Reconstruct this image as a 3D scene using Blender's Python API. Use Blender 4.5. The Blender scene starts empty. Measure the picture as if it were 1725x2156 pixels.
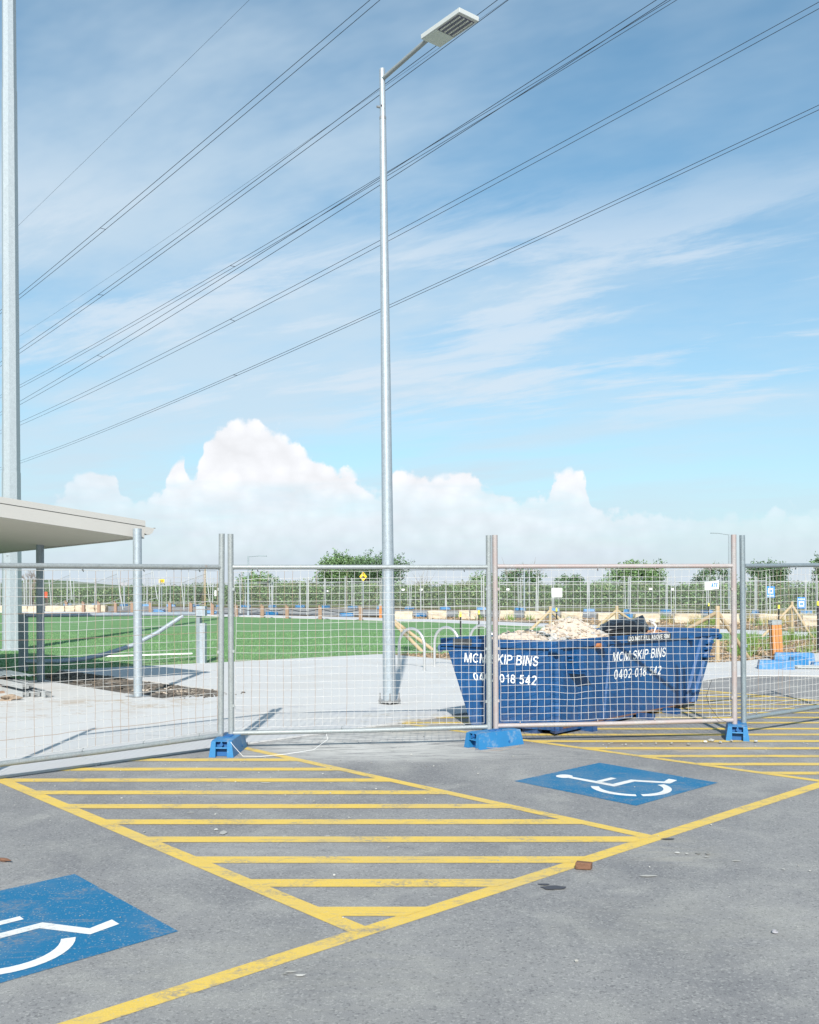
import bpy, bmesh, math, random
import numpy as np
from mathutils import Vector, Matrix, noise
from mathutils.geometry import tessellate_polygon
random.seed(7); rng = np.random.default_rng(7)
R = math.radians
C = bpy.context.scene.collection
scene = bpy.context.scene

# ------------------------------------------------------------------ camera
F, CX, HY, EYE = 2040.0, 862.5, 1234.0, 1.6          # focal length / principal column / horizon row, on a 1725 x 2156 sheet
cam_d = bpy.data.cameras.new('camera'); cam = bpy.data.objects.new('camera', cam_d); C.objects.link(cam)
cam.location = (0, 0, EYE); cam.rotation_euler = (R(90), 0, 0)
cam_d.sensor_fit = 'AUTO'; cam_d.sensor_width = 36; cam_d.lens = F/2156*36
cam_d.shift_y = (HY-1078)/2156; cam_d.clip_start = .05; cam_d.clip_end = 6000
scene.camera = cam
# ------------------------------------------------------------------ light
SUN_EL, SUN_DX = 34.0, 0.025
EXPOSURE, SKYS, CLOUD = 0.92, 0.082, 1.0
sh = Vector((SUN_DX, 1, 0)).normalized()
sdir = Vector((sh.x*math.cos(R(SUN_EL)), sh.y*math.cos(R(SUN_EL)), -math.sin(R(SUN_EL))))
sd = bpy.data.lights.new('sun', 'SUN'); sd.energy = 3.45; sd.angle = R(.8); sd.color = (1, .955, .89)
sun = bpy.data.objects.new('sun', sd); C.objects.link(sun); sun.rotation_euler = sdir.to_track_quat('-Z', 'Y').to_euler(); sun.location = (0, -20, 30)
scene.view_settings.view_transform = 'Standard'; scene.view_settings.look = 'None'
scene.view_settings.exposure = EXPOSURE; scene.view_settings.gamma = 1; scene.view_settings.use_curve_mapping = False

class NT:
    """small helper for building node trees"""
    def __init__(s, tree): s.t = tree; s.n = tree.nodes; s.l = tree.links
    def node(s, typ, **kw):
        n = s.n.new(typ)
        for k, v in kw.items(): setattr(n, k, v)
        return n
    def put(s, sock, v):
        if isinstance(v, bpy.types.NodeSocket): s.l.new(v, sock)
        elif v is not None:
            if sock.type in ('RGBA',) and len(v) == 3: v = (*v, 1)
            sock.default_value = v
    def m(s, op, a, b=None, c=None, clamp=False):
        n = s.node('ShaderNodeMath', operation=op, use_clamp=clamp)
        s.put(n.inputs[0], a); s.put(n.inputs[1], b); s.put(n.inputs[2], c); return n.outputs[0]
    def vm(s, op, a, b=None, scale=None):
        n = s.node('ShaderNodeVectorMath', operation=op)
        s.put(n.inputs[0], a); s.put(n.inputs[1], b)
        if scale is not None: s.put(n.inputs['Scale'], scale)
        return n.outputs[0]
    def xyz(s, a, b, c):
        n = s.node('ShaderNodeCombineXYZ'); s.put(n.inputs[0], a); s.put(n.inputs[1], b); s.put(n.inputs[2], c); return n.outputs[0]
    def sep(s, v):
        n = s.node('ShaderNodeSeparateXYZ'); s.put(n.inputs[0], v); return n.outputs
    def noise(s, v, scale, detail=3, rough=.5, dist=0.0):
        n = s.node('ShaderNodeTexNoise'); s.put(n.inputs['Vector'], v)
        n.inputs['Scale'].default_value = scale; n.inputs['Detail'].default_value = detail
        n.inputs['Roughness'].default_value = rough; n.inputs['Distortion'].default_value = dist; return n.outputs['Fac']
    def voro(s, v, scale, feature='F1', smooth=0, out='Distance'):
        n = s.node('ShaderNodeTexVoronoi', feature=feature); s.put(n.inputs['Vector'], v); n.inputs['Scale'].default_value = scale
        if smooth: n.inputs['Smoothness'].default_value = smooth
        return n.outputs[out]
    def step(s, v, a, b, lo=0.0, hi=1.0):
        n = s.node('ShaderNodeMapRange', interpolation_type='SMOOTHSTEP')
        s.put(n.inputs[0], v); s.put(n.inputs[1], a); s.put(n.inputs[2], b); s.put(n.inputs[3], lo); s.put(n.inputs[4], hi); return n.outputs[0]
    def mix(s, f, a, b, mode='MIX'):
        n = s.node('ShaderNodeMix', data_type='RGBA', blend_type=mode)
        s.put(n.inputs[0], f); s.put(n.inputs[6], a); s.put(n.inputs[7], b); return n.outputs[2]

def build_world():
    w = bpy.data.worlds.new('World'); scene.world = w; w.use_nodes = True
    t = NT(w.node_tree); t.n.clear()
    out = t.node('ShaderNodeOutputWorld'); bg = t.node('ShaderNodeBackground')
    sky = t.node('ShaderNodeTexSky', sky_type='NISHITA', sun_disc=False)
    sky.sun_elevation = R(SUN_EL); sky.sun_rotation = math.atan2(-sh.x, -sh.y); sky.altitude = 10
    sky.air_density = 1.0; sky.dust_density = .7; sky.ozone_density = 2.0
    d = t.node('ShaderNodeTexCoord').outputs['Generated']
    x, y, z = t.sep(d)
    az = t.m('ARCTAN2', x, y)
    hyp = t.m('SQRT', t.m('ADD', t.m('MULTIPLY', x, x), t.m('MULTIPLY', y, y)))
    el = t.m('ARCTAN2', z, hyp)
    zc = t.m('MAXIMUM', z, 0.0)
    # haze towards the horizon
    col = t.mix(1.0, sky.outputs[0], (0.60, 1.00, 1.01), 'MULTIPLY')
    hz = t.m('POWER', 2.718, t.m('MULTIPLY', zc, -5.2))
    col = t.mix(t.m('MULTIPLY', hz, .92), col, (4.25, 4.75, 5.4))
    # high thin cloud laid out on a plane overhead
    zp = t.m('ADD', zc, .10)
    px = t.m('DIVIDE', x, zp); py = t.m('DIVIDE', y, zp)
    a = R(-30)
    u = t.m('ADD', t.m('MULTIPLY', px, math.cos(a)), t.m('MULTIPLY', py, math.sin(a)))
    v = t.m('SUBTRACT', t.m('MULTIPLY', py, math.cos(a)), t.m('MULTIPLY', px, math.sin(a)))
    p1 = t.xyz(t.m('MULTIPLY', u, .55), v, 0.0)
    big = t.noise(t.vm('ADD', p1, (4.3, 1.7, 0)), 1.05, 6, .6, .1)
    veil = t.step(big, .34, .66)
    # a second, torn layer of streaks, low in the sky
    p2 = t.xyz(t.m('ADD', t.m('MULTIPLY', u, .45), 3.1), t.m('ADD', t.m('MULTIPLY', v, 1.3), 6.4), .5)
    torn = t.noise(p2, 2.6, 9, .64, .25)
    torn = t.step(torn, .47, .63)
    band = t.m('MULTIPLY', t.step(el, .13, .20), t.step(el, .42, .30))
    torn = t.m('MULTIPLY', torn, band)
    leftw = t.step(az, .38, .02, .55, 1.0)
    col = t.mix(t.m('MULTIPLY', t.m('MULTIPLY', veil, leftw), .74), col, (4.1, 4.95, 5.65))
    col = t.mix(t.m('MULTIPLY', torn, .66), col, (4.75, 5.35, 5.95))
    # cumulus bank: its outline by bearing, roughened into billows
    fc = t.node('ShaderNodeFloatCurve'); cm = fc.mapping; cv = cm.curves[0]
    pts = [(-60,1072),(60,1068),(120,1045),(165,1000),(210,985),(255,1015),(268,1052),(340,1030),(395,1000),(388,955),(430,932),(478,890),(505,876),(555,886),(600,915),(640,945),(700,975),(760,1005),(795,1030),(812,1010),(840,985),(880,990),(925,1000),(965,985),(1000,1000),(1040,1030),(1085,1045),(1110,1038),(1150,1045),(1165,1000),(1200,988),(1235,1000),(1248,1060),(1330,1078),(1500,1085),(1640,1070),(1725,1085)]
    A0, A1, E1 = -.46, .46, .22
    P = []
    for (qx, qy) in pts:
        aa = math.atan((qx-CX)/F); ee = math.atan((HY-qy)/math.hypot(F, qx-CX)); P.append(((aa-A0)/(A1-A0), ee/E1))
    P.sort(); cv.points[0].location = (0, P[0][1]); cv.points[1].location = (1, P[-1][1])
    for q in P: cv.points.new(*q)
    for q in cv.points: q.handle_type = 'AUTO'
    cm.update()
    n1 = t.noise(d, 26, 5, .55); n2 = t.noise(t.vm('ADD', d, (5, 3, 1)), 60, 4, .6)
    azd = t.m('ADD', az, t.m('MULTIPLY', t.m('SUBTRACT', n1, .5), .012))
    t.put(fc.inputs['Value'], t.m('DIVIDE', t.m('SUBTRACT', azd, A0), A1-A0, clamp=True))
    top = t.m('MULTIPLY', fc.outputs[0], E1)
    vo = t.voro(t.vm('ADD', d, t.vm('SCALE', t.xyz(n1, n2, n1), scale=.02)), 55, 'SMOOTH_F1', .35)
    rough = t.m('ADD', t.m('MULTIPLY', t.m('SUBTRACT', n2, .5), .028), t.m('MULTIPLY', t.m('SUBTRACT', .42, vo), .016))
    edge = t.m('SUBTRACT', t.m('ADD', top, rough), el)             # > 0 inside the bank
    mask = t.step(edge, -.0015, .0065)
    soft = t.noise(t.vm('MULTIPLY', d, (1, 1, 2.2)), 11, 5, .6)
    shade = t.m('ADD', t.m('MULTIPLY', t.m('SUBTRACT', vo, .35), -.16), t.m('MULTIPLY', t.m('SUBTRACT', soft, .5), .28))
    foot = t.step(el, .012, .085)                                   # the foot of the bank greys out in the haze
    cc = t.mix(foot, (4.8, 5.2, 5.8), (6.25, 6.35, 6.6))
    cc = t.mix(1.0, cc, t.m('ADD', 1.0, shade), 'MULTIPLY')
    wisp = t.step(t.noise(t.vm('MULTIPLY', d, (1, 1, 3)), 9, 5, .6), .30, .62, .55, 1.0)
    loww = t.m('MULTIPLY', t.step(el, .075, .11, .62, 1.0), t.m('MULTIPLY', t.step(az, -.38, -.24, .45, 1.0), t.step(az, .32, .17, .60, 1.0)))
    col = t.mix(t.m('MULTIPLY', mask, t.m('MULTIPLY', loww, t.m('MAXIMUM', wisp, t.step(el, .085, .11)))), col, cc)
    t.put(bg.inputs[0], col); bg.inputs[1].default_value = SKYS*CLOUD
    t.l.new(bg.outputs[0], out.inputs[0])
build_world()

# ------------------------------------------------------------------ placement by survey of the photograph
def D(x, y, Z): return Vector(((x-CX)/F*Z, Z, EYE-(y-HY)/F*Z))
def G(x, y, z=0.0):
    Z = (EYE-z)*F/(y-HY); return Vector(((x-CX)/F*Z, Z, z))
def ray_plane(x, y, p0, n):
    d = Vector(((x-CX)/F, 1, -(y-HY)/F)); o = Vector((0, 0, EYE)); return o+d*((p0-o).dot(n)/d.dot(n))

# ------------------------------------------------------------------ materials
def mat(name, col, rough=.6, metal=0.0, var=.0, vscale=8, bump=0.0, bscale=60, dirt=None, dirt_amt=.0, dscale=3, spec=.5, rand=0.0):
    m = bpy.data.materials.new(name); m.use_nodes = True; t = NT(m.node_tree)
    b = t.n['Principled BSDF']; b.inputs['Roughness'].default_value = rough; b.inputs['Metallic'].default_value = metal
    b.inputs['Specular IOR Level'].default_value = spec
    oc = t.node('ShaderNodeTexCoord').outputs['Object']; c = (*col, 1)
    if var:
        n = t.noise(oc, vscale, 5, .6)
        f = t.m('ADD', 1-var, t.m('MULTIPLY', n, 2*var)); c = t.mix(1.0, c, f, 'MULTIPLY')
    if rand:
        g = t.node('ShaderNodeNewGeometry').outputs['Random Per Island']
        c = t.mix(1.0, c, t.m('ADD', 1-rand, t.m('MULTIPLY', g, 2*rand)), 'MULTIPLY')
    if dirt:
        n = t.noise(oc, dscale, 7, .68, .4); c = t.mix(t.m('MULTIPLY', t.step(n, .52, .66), dirt_amt), c, dirt)
    t.put(b.inputs['Base Color'], c)
    if bump:
        bn = t.node('ShaderNodeBump'); bn.inputs['Strength'].default_value = bump; bn.inputs['Distance'].default_value = .01
        t.put(bn.inputs['Height'], t.noise(oc, bscale, 5, .6)); t.l.new(bn.outputs[0], b.inputs['Normal'])
    return m
def spot(t, x, y, cx, cy, rx, ry, soft=.6):
    a = t.m('DIVIDE', t.m('SUBTRACT', x, cx), rx); b = t.m('DIVIDE', t.m('SUBTRACT', y, cy), ry)
    r = t.m('SQRT', t.m('ADD', t.m('MULTIPLY', a, a), t.m('MULTIPLY', b, b)))
    return t.step(r, 1.0, 1.0-soft)
def asphalt(name='asphalt', far=False):
    m = bpy.data.materials.new(name); m.use_nodes = True; t = NT(m.node_tree); b = t.n['Principled BSDF']
    oc = t.node('ShaderNodeTexCoord').outputs['Object']; x, y, z = t.sep(oc)
    big = t.noise(oc, .7, 5, .6, .4); mid = t.noise(oc, 7, 6, .65); fine = t.noise(oc, 190, 3, .7); vo = t.voro(oc, 105, out='Color')
    vr = t.sep(vo)[0]
    c = t.mix(t.step(big, .3, .7), (.185, .184, .188), (.262, .258, .254))
    c = t.mix(t.m('MULTIPLY', t.step(t.noise(t.vm('ADD', oc, (8, 2, 0)), 2.6, 6, .65), .42, .68), .45), c, (.27, .265, .255))
    c = t.mix(1.0, c, t.m('ADD', .42, t.m('MULTIPLY', fine, 1.16)), 'MULTIPLY')
    c = t.mix(t.m('MULTIPLY', t.step(vr, .80, .97), .48), c, (.40, .395, .37))       # pale aggregate
    c = t.mix(t.m('MULTIPLY', t.step(vr, .16, .04), .55), c, (.10, .10, .105))
    dust = t.m('MULTIPLY', t.step(t.noise(t.vm('ADD', oc, (3, 9, 0)), 1.6, 8, .7, .5), .47, .68), .42)
    dust = t.m('MULTIPLY', dust, t.step(fine, .30, .60))
    c = t.mix(dust, c, (.44, .43, .39))
    if not far:
        streak = t.step(t.noise(t.vm('MULTIPLY', oc, (1.6, 7.0, 1)), 1.7, 8, .74, .5), .36, .60)
        for (cx, cy, rx, ry, k, cc) in ((-.45, 10.0, 1.7, 1.5, .95, (.55, .54, .51)), (-.1, 9.3, 1.7, .55, .55, (.48, .47, .45)), (.9, 9.2, 1.6, .8, .30, (.40, .39, .36)), (.05, 11.0, 1.0, .8, .55, (.45, .39, .29)),
                                    (2.6, 9.7, 1.1, .55, .85, (.42, .33, .22)), (2.2, 10.1, 1.6, .6, .6, (.07, .065, .06)), (1.55, 5.9, .5, .5, .4, (.36, .34, .29)), (-1.5, 8.9, 1.2, .9, .30, (.4, .39, .37)),
                                    (-.7, 5.8, 1.2, .5, .25, (.4, .39, .37)), (-.5, 4.0, 1.3, .7, .25, (.34, .33, .29)), (1.4, 4.6, .9, .5, .2, (.34, .33, .28))):
            c = t.mix(t.m('MULTIPLY', t.m('MULTIPLY', spot(t, x, y, cx, cy, rx, ry, .65), streak), k), c, cc)
    t.put(b.inputs['Base Color'], c); b.inputs['Roughness'].default_value = .88; b.inputs['Specular IOR Level'].default_value = .3
    bn = t.node('ShaderNodeBump'); bn.inputs['Strength'].default_value = .5; bn.inputs['Distance'].default_value = .006
    t.put(bn.inputs['Height'], t.m('ADD', fine, t.m('MULTIPLY', mid, .4))); t.l.new(bn.outputs[0], b.inputs['Normal'])
    return m
def paint(name, col, wear=.5, under=(.22, .215, .215)):
    m = bpy.data.materials.new(name); m.use_nodes = True; t = NT(m.node_tree); b = t.n['Principled BSDF']
    oc = t.node('ShaderNodeTexCoord').outputs['Object']
    n = t.noise(oc, 3.0, 9, .72, .6); fine = t.noise(oc, 130, 3, .7); vr = t.sep(t.voro(oc, 150, out='Color'))[0]
    c = t.mix(1.0, (*col, 1), t.m('ADD', .78, t.m('MULTIPLY', fine, .44)), 'MULTIPLY')
    c = t.mix(t.m('MULTIPLY', t.step(t.noise(oc, 1.1, 6, .65), .42, .70), .22), c, (.34, .32, .28))
    pit = t.step(vr, .93, .99)
    c = t.mix(t.m('MULTIPLY', pit, .45), c, (.45, .42, .34))
    worn = t.m('MULTIPLY', t.step(n, .50, .64), t.step(t.noise(oc, 40, 4, .7), .40, .60))
    c = t.mix(t.m('MULTIPLY', worn, wear), c, under)
    scuff = t.m('MULTIPLY', t.step(t.noise(t.vm('MULTIPLY', oc, (1.2, 7, 1)), 2.4, 8, .75, 1.0), .54, .64), t.step(fine, .36, .56))
    c = t.mix(t.m('MULTIPLY', scuff, wear*.9), c, under)
    t.put(b.inputs['Base Color'], c); b.inputs['Roughness'].default_value = .75; b.inputs['Specular IOR Level'].default_value = .35
    bn = t.node('ShaderNodeBump'); bn.inputs['Strength'].default_value = .4; bn.inputs['Distance'].default_value = .005
    t.put(bn.inputs['Height'], fine); t.l.new(bn.outputs[0], b.inputs['Normal'])
    return m
def concrete(name, col=(.50, .50, .50), tan=.25):
    m = bpy.data.materials.new(name); m.use_nodes = True; t = NT(m.node_tree); b = t.n['Principled BSDF']
    oc = t.node('ShaderNodeTexCoord').outputs['Object']; x, y, z = t.sep(oc)
    n = t.noise(oc, .8, 6, .6, .4); f = t.noise(oc, 60, 4, .65)
    c = t.mix(1.0, (*col, 1), t.m('ADD', .90, t.m('MULTIPLY', f, .2)), 'MULTIPLY')
    c = t.mix(t.m('MULTIPLY', t.step(n, .42, .72), tan), c, (.42, .37, .31))
    brush = t.noise(t.vm('MULTIPLY', oc, (3, 40, 1)), 3, 3, .6)
    c = t.mix(t.m('MULTIPLY', t.step(brush, .55, .75), .10), c, (.36, .36, .37))
    dirt = t.step(t.noise(oc, 2.2, 8, .7, .8), .50, .64)
    for (cx, cy, rx, ry, k, cc) in ((-4.8, 12.4, 2.2, 1.6, .8, (.40, .33, .27)), (-3.6, 13.1, 1.6, .9, .9, (.40, .32, .23)), (.1, 11.6, 1.1, .8, .95, (.42, .37, .28)), (-1.9, 10.7, 1.6, .5, .3, (.33, .33, .34)), (-1.2, 12.4, 2.0, .7, .8, (.36, .37, .40)), (-2.6, 10.2, 1.2, .5, .6, (.38, .37, .36))):
        c = t.mix(t.m('MULTIPLY', t.m('MULTIPLY', spot(t, x, y, cx, cy, rx, ry, .8), dirt), k), c, cc)
    t.put(b.inputs['Base Color'], c); b.inputs['Roughness'].default_value = .85; b.inputs['Specular IOR Level'].default_value = .3
    bn = t.node('ShaderNodeBump'); bn.inputs['Strength'].default_value = .25; bn.inputs['Distance'].default_value = .004
    t.put(bn.inputs['Height'], f); t.l.new(bn.outputs[0], b.inputs['Normal'])
    return m
def ground_mat(name, a, b_, scale, hi, hs, bump=.6, stretch=(1, 1, 1)):
    m = bpy.data.materials.new(name); m.use_nodes = True; t = NT(m.node_tree); b = t.n['Principled BSDF']
    oc = t.vm('MULTIPLY', t.node('ShaderNodeTexCoord').outputs['Object'], stretch)
    n = t.noise(oc, scale, 7, .65, .4); f = t.noise(oc, hs, 5, .7)
    c = t.mix(t.step(n, .35, .65), a, b_)
    c = t.mix(t.m('MULTIPLY', t.step(f, .50, .68), .6), c, hi)
    t.put(b.inputs['Base Color'], c); b.inputs['Roughness'].default_value = .95; b.inputs['Specular IOR Level'].default_value = .1
    bn = t.node('ShaderNodeBump'); bn.inputs['Strength'].default_value = bump; bn.inputs['Distance'].default_value = .03
    t.put(bn.inputs['Height'], f); t.l.new(bn.outputs[0], b.inputs['Normal'])
    return m
def lawn_mat():
    m = bpy.data.materials.new('lawn_turf'); m.use_nodes = True; t = NT(m.node_tree); b = t.n['Principled BSDF']
    oc = t.node('ShaderNodeTexCoord').outputs['Object']; x, y, z = t.sep(oc)
    n = t.noise(t.vm('MULTIPLY', oc, (.25, 1.2, 1)), 1.6, 6, .6); f = t.noise(t.vm('MULTIPLY', oc, (1, 3, 1)), 9, 5, .7)
    c = t.mix(t.step(n, .35, .66), (.115, .232, .090), (.175, .305, .140))
    c = t.mix(t.m('MULTIPLY', t.step(f, .48, .66), .55), c, (.19, .31, .14))
    # dry edge along the concrete
    e = t.m('SUBTRACT', y, t.m('ADD', 22.9, t.m('MULTIPLY', x, .72)))
    dry = t.m('MULTIPLY', t.step(e, 1.9, -.2), t.step(t.noise(oc, 1.4, 7, .7, .5), .46, .60))
    c = t.mix(t.m('MULTIPLY', dry, .8), c, (.33, .30, .19))
    t.put(b.inputs['Base Color'], c); b.inputs['Roughness'].default_value = .9; b.inputs['Specular IOR Level'].default_value = .15
    bn = t.node('ShaderNodeBump'); bn.inputs['Strength'].default_value = .7; bn.inputs['Distance'].default_value = .03
    t.put(bn.inputs['Height'], f); t.l.new(bn.outputs[0], b.inputs['Normal'])
    return m
def galv(name, col=(.40, .42, .44), rough=.48, metal=.55, rust=0.0, pink=None):
    m = bpy.data.materials.new(name); m.use_nodes = True; t = NT(m.node_tree); b = t.n['Principled BSDF']
    oc = t.node('ShaderNodeTexCoord').outputs['Object']
    sp = t.sep(t.voro(oc, 130, out='Color'))[0]; n = t.noise(oc, 14, 6, .65, .3)
    c = t.mix(1.0, (*col, 1), t.m('ADD', .72, t.m('ADD', t.m('MULTIPLY', sp, .26), t.m('MULTIPLY', n, .30))), 'MULTIPLY')
    if pink: c = t.mix(t.step(t.noise(oc, 6, 5, .6), .40, .62), c, pink)
    if rust: c = t.mix(t.m('MULTIPLY', t.step(t.noise(oc, 9, 7, .7, .6), .60, .70), rust), c, (.30, .13, .05))
    t.put(b.inputs['Base Color'], c); b.inputs['Metallic'].default_value = metal
    t.put(b.inputs['Roughness'], t.m('ADD', rough-.12, t.m('MULTIPLY', n, .24)))
    return m
M = {}
M['asphalt'] = asphalt(); M['asphalt_far'] = asphalt('road_asphalt', True)
M['yellow'] = paint('yellow_road_paint', (.66, .46, .095), .75)
M['bluepaint'] = paint('blue_road_paint', (.007, .138, .285), .6)
M['whitepaint'] = paint('white_road_paint', (.72, .72, .70), .35)
M['concrete'] = concrete('concrete', (.53, .53, .525)); M['kerb'] = concrete('kerb_concrete', (.50, .50, .50), .12); M['path'] = concrete('path_concrete', (.52, .52, .53), .1)
M['soil'] = ground_mat('bare_soil', (.085, .078, .07), (.155, .135, .115), 1.2, (.32, .28, .23), 7)
M['dirt'] = ground_mat('dry_ground', (.20, .155, .10), (.28, .22, .15), .5, (.34, .29, .21), 5)
M['verge'] = ground_mat('rough_verge', (.10, .16, .06), (.22, .20, .10), .35, (.30, .27, .16), 4)
M['farland'] = ground_mat('far_land', (.07, .12, .06), (.12, .16, .09), .02, (.14, .18, .11), .3, .2)
M['lawn'] = lawn_mat()
M['galv'] = galv('galvanised_steel', (.29, .315, .32), .55, .30, .30)
M['galv_pink'] = galv('faded_pinkish_steel', (.36, .335, .33), .6, .2, .35, (.365, .305, .295))
M['galv_blue'] = galv('bluish_galvanised_steel', (.23, .275, .30), .55, .35, .12)
M['pole'] = galv('pole_steel', (.36, .405, .44), .48, .40)
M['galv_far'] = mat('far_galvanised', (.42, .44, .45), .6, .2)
M['wire_far'] = mat('far_wire', (.30, .31, .30), .6, .2)
M['mast'] = galv('mast_steel', (.37, .41, .44), .55, .25)
M['bolt'] = galv('bolt_steel', (.36, .36, .36), .45, .6)
M['wire'] = galv('wire_steel', (.60, .59, .575), .5, .15, .25)
M['wire_rust'] = mat('rusty_wire', (.34, .25, .19), .8, 0, .35, 30)
M['stainless'] = mat('stainless_tube', (.66, .65, .64), .36, .75)
M['roofsteel'] = mat('cream_roof_steel', (.43, .415, .39), .45, 0, .04, 3)
M['soffit'] = mat('cream_soffit', (.56, .52, .45), .6, 0, .04, 3)
M['blue'] = mat('blue_plastic', (.020, .165, .37), .45, 0, .14, 5, .15, 40, (.40, .40, .38), .35, 6)
M['recess'] = mat('blue_plastic_inside', (.012, .10, .29), .6)
M['timber'] = mat('treated_pine', (.42, .32, .195), .8, 0, .22, 9, .4, 40)
M['timber_old'] = mat('weathered_timber', (.29, .19, .135), .85, 0, .25, 12, .4, 40)
M['slat'] = mat('orange_timber_slat', (.50, .20, .055), .6, 0, .16, 7, .3, 30)
M['black'] = mat('black_plastic', (.015, .015, .017), .5)
M['yellowcap'] = mat('yellow_cap', (.72, .68, .06), .5)
M['lettering'] = mat('white_lettering_paint', (.78, .78, .76), .7, 0, .1, 20, dirt=(.10, .17, .36), dirt_amt=.75, dscale=24)
M['label_dark'] = mat('dark_label', (.04, .045, .05), .6)
M['sandstone'] = mat('sandstone', (.50, .43, .33), .9, 0, .20, 2.2, .6, 14, (.38, .27, .17), .5, 2.5)
M['rubble'] = mat('pale_rubble', (.50, .42, .34), .95, 0, .18, 6, .6, 40, rand=.22)
M['rubble_white'] = mat('broken_concrete', (.46, .45, .43), .95, 0, .15, 8, .6, 40, rand=.2)
M['brown_debris'] = mat('brown_debris', (.36, .20, .12), .95, 0, .3, 8, .6, 40, rand=.35)
M['bag'] = mat('black_bag_plastic', (.008, .009, .012), .28, 0, 0)
M['whiteplastic'] = mat('white_plastic', (.75, .75, .74), .5)
M['brick'] = mat('brown_brick', (.17, .085, .05), .9, 0, .4, 30, .8, 60)
M['chips'] = mat('bark_mulch', (.34, .24, .15), .95, 0, 0, rand=.55)
M['grassblade'] = mat('grass_blade', (.16, .26, .07), .8, 0, 0, rand=.4, spec=.2)
M['lawnblade'] = mat('lawn_blade', (.15, .27, .115), .8, 0, 0, rand=.35, spec=.2)
M['drygrass'] = mat('dry_grass_blade', (.42, .35, .17), .9, 0, 0, rand=.3, spec=.2)
M['leaf_a'] = mat('leaf_green', (.15, .245, .105), .75, 0, 0, rand=.5, spec=.25)
M['leaf_b'] = mat('leaf_olive', (.18, .225, .105), .75, 0, 0, rand=.5, spec=.25)
M['leaf_c'] = mat('leaf_dark', (.10, .17, .085), .75, 0, 0, rand=.5, spec=.25)
M['bark'] = mat('bark', (.13, .10, .075), .9, 0, .3, 9, .5, 30)
M['bare'] = mat('bare_twig', (.25, .21, .18), .9)
M['signyellow'] = mat('sign_yellow', (.85, .56, .01), .5)
M['signblack'] = mat('sign_black', (.012, .012, .012), .5)
M['signwhite'] = mat('sign_white', (.80, .80, .80), .5)
M['signblue'] = mat('sign_blue', (.02, .22, .60), .5)
M['signred'] = mat('sign_red', (.65, .08, .03), .5)
M['signgrey'] = mat('sign_back_grey', (.35, .34, .36), .5)
M['lamphead'] = mat('lamp_housing', (.50, .52, .51), .45, 0, .03, 5)
M['lampunder'] = mat('lamp_underside', (.52, .57, .54), .5, 0, .05, 5)
M['leddark'] = mat('led_tray', (.10, .10, .16), .4)
M['led'] = mat('led_lens', (.74, .76, .68), .2)
M['conductor'] = mat('conductor', (.028, .030, .05), .6)
M['inside'] = mat('rusty_inside', (.16, .085, .06), .9, 0, .3, 6)
M['paper'] = mat('brown_paper', (.30, .23, .17), .9, 0, .25, 8)
M['debris'] = mat('small_stones', (.40, .39, .36), .9, 0, 0, rand=.45)

def skip_paint():
    m = bpy.data.materials.new('blue_skip_paint'); m.use_nodes = True; t = NT(m.node_tree); b = t.n['Principled BSDF']
    oc = t.node('ShaderNodeTexCoord').outputs['Object']; x, y, z = t.sep(oc)
    n = t.noise(oc, 2.2, 6, .65, .4)
    c = t.mix(t.step(n, .35, .70), (.0025, .052, .165), (.004, .076, .225))
    runs = t.noise(t.vm('MULTIPLY', oc, (14, 14, 1.1)), 1.2, 7, .75, .3)
    c = t.mix(t.m('MULTIPLY', t.step(runs, .64, .76), .35), c, (.16, .22, .36))
    scr = t.noise(t.vm('MULTIPLY', oc, (5, 5, 26)), 2.0, 8, .75, 1.2)
    c = t.mix(t.m('MULTIPLY', t.step(scr, .68, .76), .55), c, (.40, .45, .52))
    c = t.mix(t.m('MULTIPLY', t.step(t.noise(t.vm('MULTIPLY', oc, (9, 9, 1.5)), 1.3, 8, .7), .60, .72), .35), c, (.10, .06, .045))
    low = t.m('MULTIPLY', t.step(z, .34, .0), t.step(t.noise(oc, 7, 7, .7), .38, .64))
    c = t.mix(t.m('MULTIPLY', low, .55), c, (.10, .10, .16))
    fl = t.noise(oc, 22, 5, .7); c = t.mix(t.m('MULTIPLY', t.step(fl, .70, .76), .7), c, (.45, .46, .46))
    t.put(b.inputs['Base Color'], c); t.put(b.inputs['Roughness'], t.m('ADD', .38, t.m('MULTIPLY', n, .25)))
    bn = t.node('ShaderNodeBump'); bn.inputs['Strength'].default_value = .35; bn.inputs['Distance'].default_value = .04
    t.put(bn.inputs['Height'], t.noise(oc, 4.5, 4, .5)); t.l.new(bn.outputs[0], b.inputs['Normal'])
    return m
M['skip'] = skip_paint()

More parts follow.
